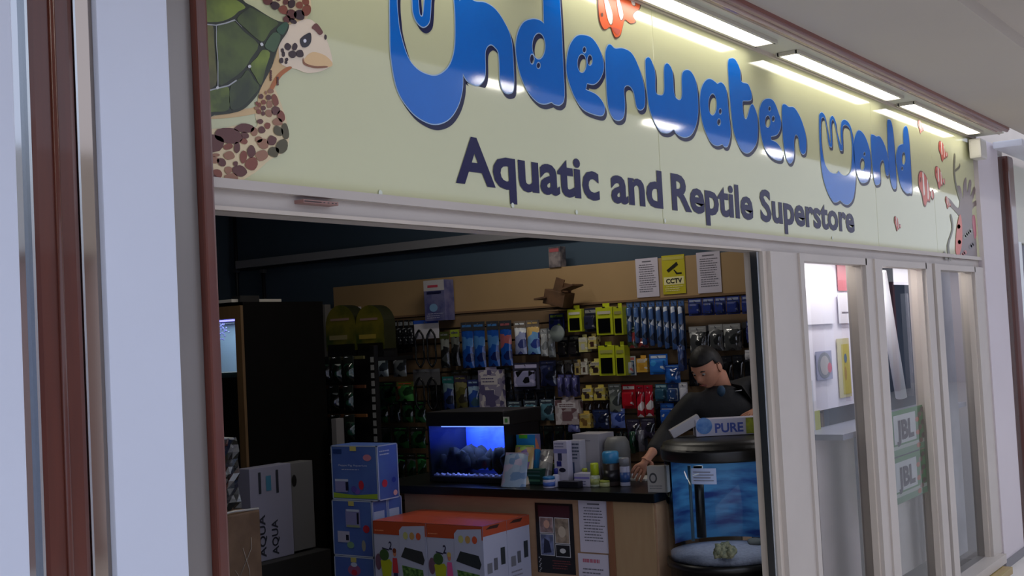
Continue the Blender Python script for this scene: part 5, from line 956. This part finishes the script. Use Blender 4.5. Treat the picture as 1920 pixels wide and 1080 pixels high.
m = MB(); m.disc(f, L_*.12, hh_*.62, 15*kk, 15*kk, mat((50, 120, 200), .35, c2=(110, 160, 220), vs=30), .004); f2 = (f[0]-f[3]*.004, f[1], f[2], f[3]); m.disc(f2, L_*.12, hh_*.62, 15*kk, 15*kk, mat((50, 120, 200), .35), .0); m.build('seal', pk)
M_ = PM @ Matrix.Translation((xl-14*kk, .05, 22*kk)) @ Matrix.Rotation(math.radians(-27), 4, 'Y'); MB().box((-34*kk, -.03, -.024), (26*kk, .03, .018), mat((186, 182, 186), .4), .002, M_).build('flap', pk)
# ================================================================== window display behind the right hand panes
wd = thing('window_display', 'pale window display board with a wooden ledge behind the shop windows', 'display', (7, 2.5, 0))
MB().box((6.2, 2.50, 1.27), (7.36, 2.53, 2.2), mat((236, 232, 244), .5)).build('back_board', wd)  # pale lilac board stands in for the bright mall mirrored in the glass
MB().box((6.2, 2.40, 0.0), (6.78, 2.53, 1.14), mat((226, 212, 210), .5, var=.1, vs=3)).build('lower_board', wd)  # pinkish colour imitates the reflections low in the first pane
MB().box((6.2, 2.25, 1.14), (8.62, 2.53, 1.17), mat((150, 156, 176), .3)).build('ledge', wd)
for xx, ww in ((6.75, 1.2), (8.1, 1.0)): MB().box((xx-ww/2, 2.29, 2.11), (xx+ww/2, 2.37, 2.14), mat((255, 250, 245), .5, emit=1.5)).build('lamp', wd)  # glowing strips added with the fill lights, to brighten the panes
def wpos(name, r, lab, cat, base, draw=None, Y=2.49):
    a, b = onY(r[0], r[1], Y), onY(r[2], r[3], Y); zc = onY((r[0]+r[2])/2, (r[1]+r[3])/2, Y).z; h = onY((r[0]+r[2])/2, r[1], Y).z-onY((r[0]+r[2])/2, r[3], Y).z
    m = MB().box((a.x, Y, zc-h/2), (b.x, Y+.004, zc+h/2), base); f = frY(Y, a.x, zc-h/2)
    if draw: draw(m, f, b.x-a.x, h)
    tag(m.build(name), lab, cat)
wpos('window_poster', (1569, 634, 1598, 745), 'yellow poster with blue figures in the first window', 'poster', mat((206, 200, 160), .4), lambda m, f, w, h: (m.rect(f, w*.3, h*.05, w*.95, h*.9, mat((196, 186, 90), .4)), m.disc(f, w*.6, h*.66, w*.12, h*.08, mat((80, 120, 150), .4), .002), m.disc(f, w*.55, h*.4, w*.1, h*.12, mat((176, 150, 90), .4), .002)))
wpos('window_badge', (1530, 658, 1562, 712), 'round grey and red badge picture in the first window', 'badge', mat((160, 162, 190), .4), lambda m, f, w, h: (m.disc(f, w*.5, h*.5, w*.45, h*.46, mat((130, 134, 142), .4)), m.disc(f, w*.5, h*.5, w*.3, h*.34, mat((180, 176, 176), .4), .002), m.disc(f, w*.8, h*.4, w*.14, h*.18, mat((206, 90, 110), .4), .003)))
wpos('window_notice', (1502, 714, 1531, 836), 'white notice low in the first window', 'notice', mat((206, 206, 216), .5), lambda m, f, w, h: m.lines(f, w*.15, h*.1, w*.85, h*.28, 3, INK))
wpos('window_leaflet', (1495, 640, 1512, 700), 'small yellow and blue leaflet at the left edge of the first window', 'leaflet', mat((180, 184, 170), .4), lambda m, f, w, h: m.rect(f, 0, h*.2, w, h*.55, mat((110, 130, 186), .4)))
wpos('window_red_card', (1569, 490, 1592, 545), 'pinkish red card at the top of the first window', 'card', mat((196, 110, 120), .4))  # built in place of a red upright reflected in the pane
wpos('lime_tub_picture', (1527, 770, 1540, 815), 'yellow green bottle picture in the first window', 'picture', mat((180, 186, 60), .4))
for k, (r, lab) in enumerate((((1658, 766, 1740, 850), 'upper green window poster with the letters JBL'), ((1662, 852, 1742, 938), 'lower green window poster with the letters JBL'))):
    def jbl(m, f, w, h):
        m.rect(f, 0, 0, w, h*.22, mat((196, 204, 196), .4)); m.rect(f, 0, 0, w, h*.14, mat((120, 160, 130), .4), .0015)
        m.rect(f, w*.18, h*.26, w*.72, h*.90, mat((220, 222, 224), .4), .002); m.text(f, 'JBL', w*.24, h*.36, w*.42, h*.42, mat((60, 54, 76), .4), .004, .045)
        for j in range(9): m.disc(f, w*(.76+.07*(j % 3)), h*(.1+j*.1), w*.05, h*.06, mat(((196, 110, 80), (150, 120, 110), (110, 90, 90))[j % 3], .4), .003); m.disc(f, w*(.06+.03*(j % 2)), h*(.15+j*.09), w*.045, h*.05, mat(((190, 130, 120), (150, 130, 120))[j % 2], .4), .003)
    wpos('window_poster', r, lab, 'poster', mat((92, 146, 98), .4), jbl, 2.20)
wpos('window_screen', (1749, 500, 1816, 1046), 'grey frosted sheet filling the third window', 'sheet', mat((186, 184, 190), .5, c2=(160, 160, 166), vs=3), None, 2.23)
wpos('blank_poster', (1650, 905, 1746, 1075), 'pale panel low behind the second window', 'panel', mat((226, 220, 216), .5), None, 2.32)
wpos('window_sheet', (1674, 500, 1712, 534), 'blank white sheet at the top of the second window', 'sheet', mat((236, 234, 244), .4), None, 2.47)
wpos('pale_blue_panel', (1650, 545, 1664, 580), 'small pale blue panel high in the second window', 'panel', mat((130, 180, 206), .4), None, 2.47)
wpos('price_list', (1694, 552, 1712, 700), 'narrow white price list in the second window beside the dark stand', 'list', mat((226, 224, 232), .4), lambda m, f, w, h: m.lines(f, w*.15, h*.05, w*.8, h*.95, 12, INK), 2.44)
wpos('window_notice', (1492, 494, 1566, 608), 'large blank white sheet filling the top of the first window', 'notice', mat((240, 238, 248), .4), None, 2.485)  # lilac white sheet imitates a blank reflection in the pane
wpos('window_card', (1571, 552, 1600, 606), 'white card under the pinkish red card in the first window', 'card', mat((232, 230, 238), .4), lambda m, f, w, h: m.lines(f, w*.2, h*.3, w*.8, h*.45, 1, INK), 2.485)
wpos('dark_tin_picture', (1512, 790, 1526, 818), 'small dark picture beside the yellow green bottle picture', 'picture', mat((90, 90, 100), .4), None, 2.485)
m = MB(); a, b = onY(1651, 510, 2.3), onY(1690, 745, 2.3); m.tube([a, b], .034, mat((240, 240, 244), .35), 12); t = tag(m.build('white_pole'), 'long white pole leaning behind the second window', 'pole')  # solid stand-in for a pole reflected from the mall
m = MB(); a, b = onY(1702, 550, 2.42), onY(1712, 742, 2.42); m.box((a.x, 2.42, b.z), (b.x, 2.46, a.z), mat((90, 96, 106), .4)); tag(m.build('dark_stand'), 'dark upright stand behind the white pole in the second window', 'stand')
# ================================================================== lamp fittings on the shop ceiling
for k, (x, y, sx_, sy_) in enumerate(((4.2, 4.6, 1.25, .16), (5.9, 3.9, .16, 1.25))):
    t = thing('ceiling_batten', 'fluorescent batten on the shop ceiling %s' % ('over the entrance aisle', 'over the counter')[k], 'lamp', (x, y, 3.12))
    MB().box((x-sx_/2, y-sy_/2, 3.15), (x+sx_/2, y+sy_/2, 3.2), mat((210, 210, 210), .4)).build('housing', t)
    MB().box((x-sx_/2+.02, y-sy_/2+.05, 3.12), (x+sx_/2-.02, y+sy_/2-.05, 3.15), mat((255, 245, 230), .5, emit=1.2)).build('tube', t)
# ================================================================== the man behind the counter
def skin_body(name, joints, edges, m_, parent, sub=2, root=0):
    me = bpy.data.meshes.new(name); me.from_pydata([j[0] for j in joints], edges, []); o = bpy.data.objects.new(name, me); COL.objects.link(o)
    md = o.modifiers.new('s', 'SKIN'); md.use_smooth_shade = True; md.branch_smoothing = .4
    sv = me.skin_vertices[0].data if me.skin_vertices else None
    if sv is None:
        bpy.context.view_layer.objects.active = o; bm = bmesh.new(); bm.from_mesh(me); bm.verts.layers.skin.verify(); bm.to_mesh(me); bm.free(); sv = me.skin_vertices[0].data
    for i, j in enumerate(joints):
        r = j[1]; sv[i].radius = (r, r) if not isinstance(r, tuple) else r; sv[i].use_root = (i == root)
    sd = o.modifiers.new('d', 'SUBSURF'); sd.levels = sd.render_levels = sub
    dg = bpy.context.evaluated_depsgraph_get(); nm = bpy.data.meshes.new_from_object(o.evaluated_get(dg))
    bpy.data.objects.remove(o); nm.materials.clear(); nm.materials.append(m_)
    off = Vector(parent['_w'])
    for v in nm.vertices: v.co -= off
    for p in nm.polygons: p.use_smooth = True
    r = bpy.data.objects.new(name, nm); COL.objects.link(r); r.parent = parent; return r
def P(x, y, d): return tuple(CE+ray(x, y)*d)
man = thing('person', 'dark haired man in a black zipped jacket bending over the counter', 'person', (6.12, 2.9, 0))
SK = mat((206, 146, 118), .5, spec=.3, var=.06, vs=30); JK = mat((24, 23, 25), .75, var=.2, vs=12, bump=.3); HR = mat((22, 17, 14), .6)
neck = V3(P(1352, 722, 6.55)); chest = V3(P(1352, 765, 6.52)); waist = V3((6.17, 2.78, 1.05)); hip = V3((6.22, 2.80, .92))
shR = V3(P(1296, 752, 6.50)); shL = V3(P(1412, 722, 6.62)); elR = V3(P(1248, 815, 6.5)); wrR = V3(P(1219, 853, 6.30)); handR = V3(P(1198, 882, 6.28))
elL = V3(P(1466, 772, 6.35)); wrL = V3(P(1434, 766, 6.0))
J = [(tuple(hip), (.15, .12)), (tuple(waist), (.155, .115)), (tuple(chest), (.17, .12)), (tuple((chest+neck)/2+V3((.0, 0, .01))), (.13, .10)), (tuple(neck), .066),
     (tuple(shR), .072), (tuple((shR+elR)/2), .062), (tuple(elR), .056), (tuple((elR*.35+wrR*.65)), .046), (tuple(wrR+(elR-wrR)*.12), .040),
     (tuple(shL), .078), (tuple((shL+elL)/2), .066), (tuple(elL), .058), (tuple(elL*.3+wrL*.7), .046), (tuple(wrL+(elL-wrL)*.1), .040)]
skin_body('jacket', J, [(0,1),(1,2),(2,3),(3,4),(2,5),(5,6),(6,7),(7,8),(8,9),(2,10),(10,11),(11,12),(12,13),(13,14)], JK, man)
fL, fR = V3((6.18, 2.60, .0)), V3((6.18, 2.86, .0)); TR = mat((30, 32, 44), .8)
skin_body('trousers', [(tuple(hip), (.14, .12)), (tuple(hip+V3((0, .09, -.1))), .09), ((6.2, 2.85, .5), .065), ((6.2, 2.86, .08), .05), (tuple(hip+V3((0, -.09, -.1))), .09), ((6.2, 2.6, .5), .065), ((6.2, 2.6, .08), .05)], [(0,1),(1,2),(2,3),(0,4),(4,5),(5,6)], TR, man)
for f in (fR, fL): MB().blob((f.x-.05, f.y, .045), (.13, .05, .044), mat((20, 18, 18), .5), 1, .02).build('shoe', man)
# head: a sculpted sphere, turned down and to the left of the picture
hc = V3(P(1325, 688, 6.5))
fwd = (-RT*.52-UP*.45-FW*.56).normalized(); side = fwd.cross(V3((0, 0, 1))).normalized(); upv = side.cross(fwd).normalized()
HM = Matrix((( side.x, fwd.x, upv.x, hc.x), (side.y, fwd.y, upv.y, hc.y), (side.z, fwd.z, upv.z, hc.z), (0, 0, 0, 1)))  # local x side, y face, z crown
bm = bmesh.new(); bmesh.ops.create_uvsphere(bm, u_segments=40, v_segments=32, radius=1)
def g(x, a, s): return math.exp(-((x-a)/s)**2)
for v in bm.verts:
    x, y, z = v.co
    X, Y, Z = x*.074, y*.092, z*.112
    if z < -.1: k = 1-.30*min(1, (-z-.1)/.9)**1.1; X *= k; Y = Y*(1-.10*(-z)) if y < 0 else Y*(1+.02*(-z))
    if y > .2:
        Y += .024*g(x, 0, .17)*g(z, -.22, .17)            # nose
        Y += .010*g(x, 0, .12)*g(z, -.02, .16)
        Y -= .012*(g(x, .36, .18)+g(x, -.36, .18))*g(z, .02, .13)   # eye sockets
        Y += .007*g(abs(x), .34, .3)*g(z, .2, .1)          # brow
        Y += .007*g(x, 0, .28)*g(z, -.50, .07) - .004*g(x, 0, .3)*g(z, -.565, .03) + .006*g(x, 0, .26)*g(z, -.63, .06)   # lips
        Y += .012*g(x, 0, .3)*g(z, -.84, .16)              # chin
        Y += .004*g(abs(x), .55, .2)*g(z, -.2, .2)         # cheeks
    v.co = (X, Y, Z)
m = MB(); m.add([HM @ v.co for v in bm.verts], [[v.index for v in f.verts] for f in bm.faces], SK, True); bm.free()
nb = V3(neck); m.tube([hc+upv*-.06+fwd*-.02, hc*.4+nb*.6-fwd*.02, nb+V3((0, 0, -.03))], [.05, .054, .06], SK, 18)
for s_ in (1, -1):
    m.lathe([(0, -.006), (.02, -.008), (.030, 0), (.026, .008), (.012, .003), (0, 0)], (0, 0, 0), SK, 14, 'X', 1, 1)
    n = 14*6; vs = m.v[-n:]; m.v[-n:] = [tuple(HM @ V3((s_*(.074+q[0]*s_*0+abs(q[0])*.8), -.008+q[1]*.6, -.005+q[2]*1.05))) for q in vs]
m.build('body', man)
EYEW, EYED = mat((190, 184, 180), .3), mat((30, 20, 16), .2)
m = MB()
for s_ in (1, -1):
    e = HM @ V3((s_*.027, .074, .004)); m.blob(e, (.011, .011, .008), EYEW, 1, 0); m.blob(HM @ V3((s_*.027, .083, .002)), (.005, .005, .005), EYED, 1, 0)
m.build('eyes', man)
m = MB()
for s_ in (1, -1): m.tube([HM @ V3((s_*.012, .087, .020)), HM @ V3((s_*.028, .087, .025)), HM @ V3((s_*.045, .076, .021))], [.003, .0042, .002], HR, 6)
m.build('eyebrows', man)
MB().tube([HM @ V3((-.022, .083, -.061)), HM @ V3((0, .092, -.060)), HM @ V3((.022, .083, -.061))], [.003, .0045, .003], mat((150, 84, 76), .5), 6).build('mouth', man)
# hair cap
bm = bmesh.new(); bmesh.ops.create_uvsphere(bm, u_segments=40, v_segments=28, radius=1); rnd = random.Random(3); dele = []
for v in bm.verts:
    x, y, z = v.co; lim = .42 if y > .35 else (.42-(.35-y)*1.0 if y > -.25 else -.32)
    k = 1+rnd.uniform(-.015, .02)
    if z < lim: dele.append(v)
    v.co = (x*.081*k, y*.098*k-.002, z*.122*k)
bmesh.ops.delete(bm, geom=dele, context='VERTS'); bm.verts.index_update()
m = MB(); m.add([HM @ v.co for v in bm.verts], [[v.index for v in f.verts] for f in bm.faces], HR, True)
o = m.build('hair', man); sd = o.modifiers.new('so', 'SOLIDIFY'); sd.thickness = .012; sd.offset = -1
bm.free()
# collar, zip, chest mark
MB().tube([tuple(nb+V3((.0, .0, -.02))+RT*(.072*math.cos(a))+FW*(.06*math.sin(a))+UP*(-.012+.01*math.sin(a))) for a in [i*math.pi/10 for i in range(21)]], .017, JK, 8).build('collar', man)
q = V3(P(1352, 733, 6.38)); MB().blob(q, (.022, .022, .03), mat((40, 70, 96), .7), 2, .05).build('shirt', man, 'blue shirt at the open collar')
d_ = (CE-V3(P(1386, 733, 6.5))).normalized(); q = V3(P(1386, 733, 6.43)); MB().tube([q-RT*.02-UP*.001, q+RT*.014+UP*.004], .0028, mat((190, 190, 190), .4), 6).build('chest_mark', man)
# hands
def hand(wr, dirv, palm_n, name, curl=.5, thumb=1, fore=None):
    dirv = dirv.normalized(); sidev = dirv.cross(palm_n).normalized(); pn = sidev.cross(dirv).normalized()
    if fore is None: fore = wr-dirv*.05
    Js = [(tuple(wr), .025), (tuple(wr+dirv*.035), (.034, .019)), (tuple(wr+dirv*.07), (.038, .017))]; E = [(0,1),(1,2)]
    for k, (off, L) in enumerate(((-.029, .066), (-.010, .076), (.010, .072), (.028, .056))):
        b = wr+dirv*.082+sidev*off; p = b; i0 = len(Js); Js.append((tuple(p), .0095)); E.append((2, i0)); dd = dirv+sidev*off*3
        for s in range(3):
            dd = (dd+pn*(-curl*(.35+.25*s))).normalized(); p = p+dd*L*(.45, .32, .25)[s]; Js.append((tuple(p), (.0088, .008, .0062)[s])); E.append((len(Js)-2, len(Js)-1))
    Js.append((tuple(fore), .030)); E.append((0, len(Js)-1))
    b = wr+dirv*.03-sidev*.03*thumb; i0 = len(Js); Js.append((tuple(b), .013)); E.append((1, i0)); p = b; dd = dirv*.7-sidev*.8*thumb-pn*.2
    for s in range(2): dd = (dd+dirv*.2-pn*.15).normalized(); p = p+dd*(.034, .028)[s]; Js.append((tuple(p), (.0105, .008)[s])); E.append((len(Js)-2, len(Js)-1))
    return skin_body(name, Js, E, SK, man, 2)
dirR = handR-wrR; 
hand(wrR, V3((dirR.x, dirR.y, dirR.z)), V3((-.2, -.5, .85)), 'hand', .55, 1, wrR+(elR-wrR)*.35)
hand(wrL, -RT*1.0-UP*.38-FW*.1, UP-FW*.2, 'hand', .5, -1, wrL+(elL-wrL)*.35)
# no helper data may stay on the objects
for o in bpy.data.objects:
    if '_w' in o: del o['_w']
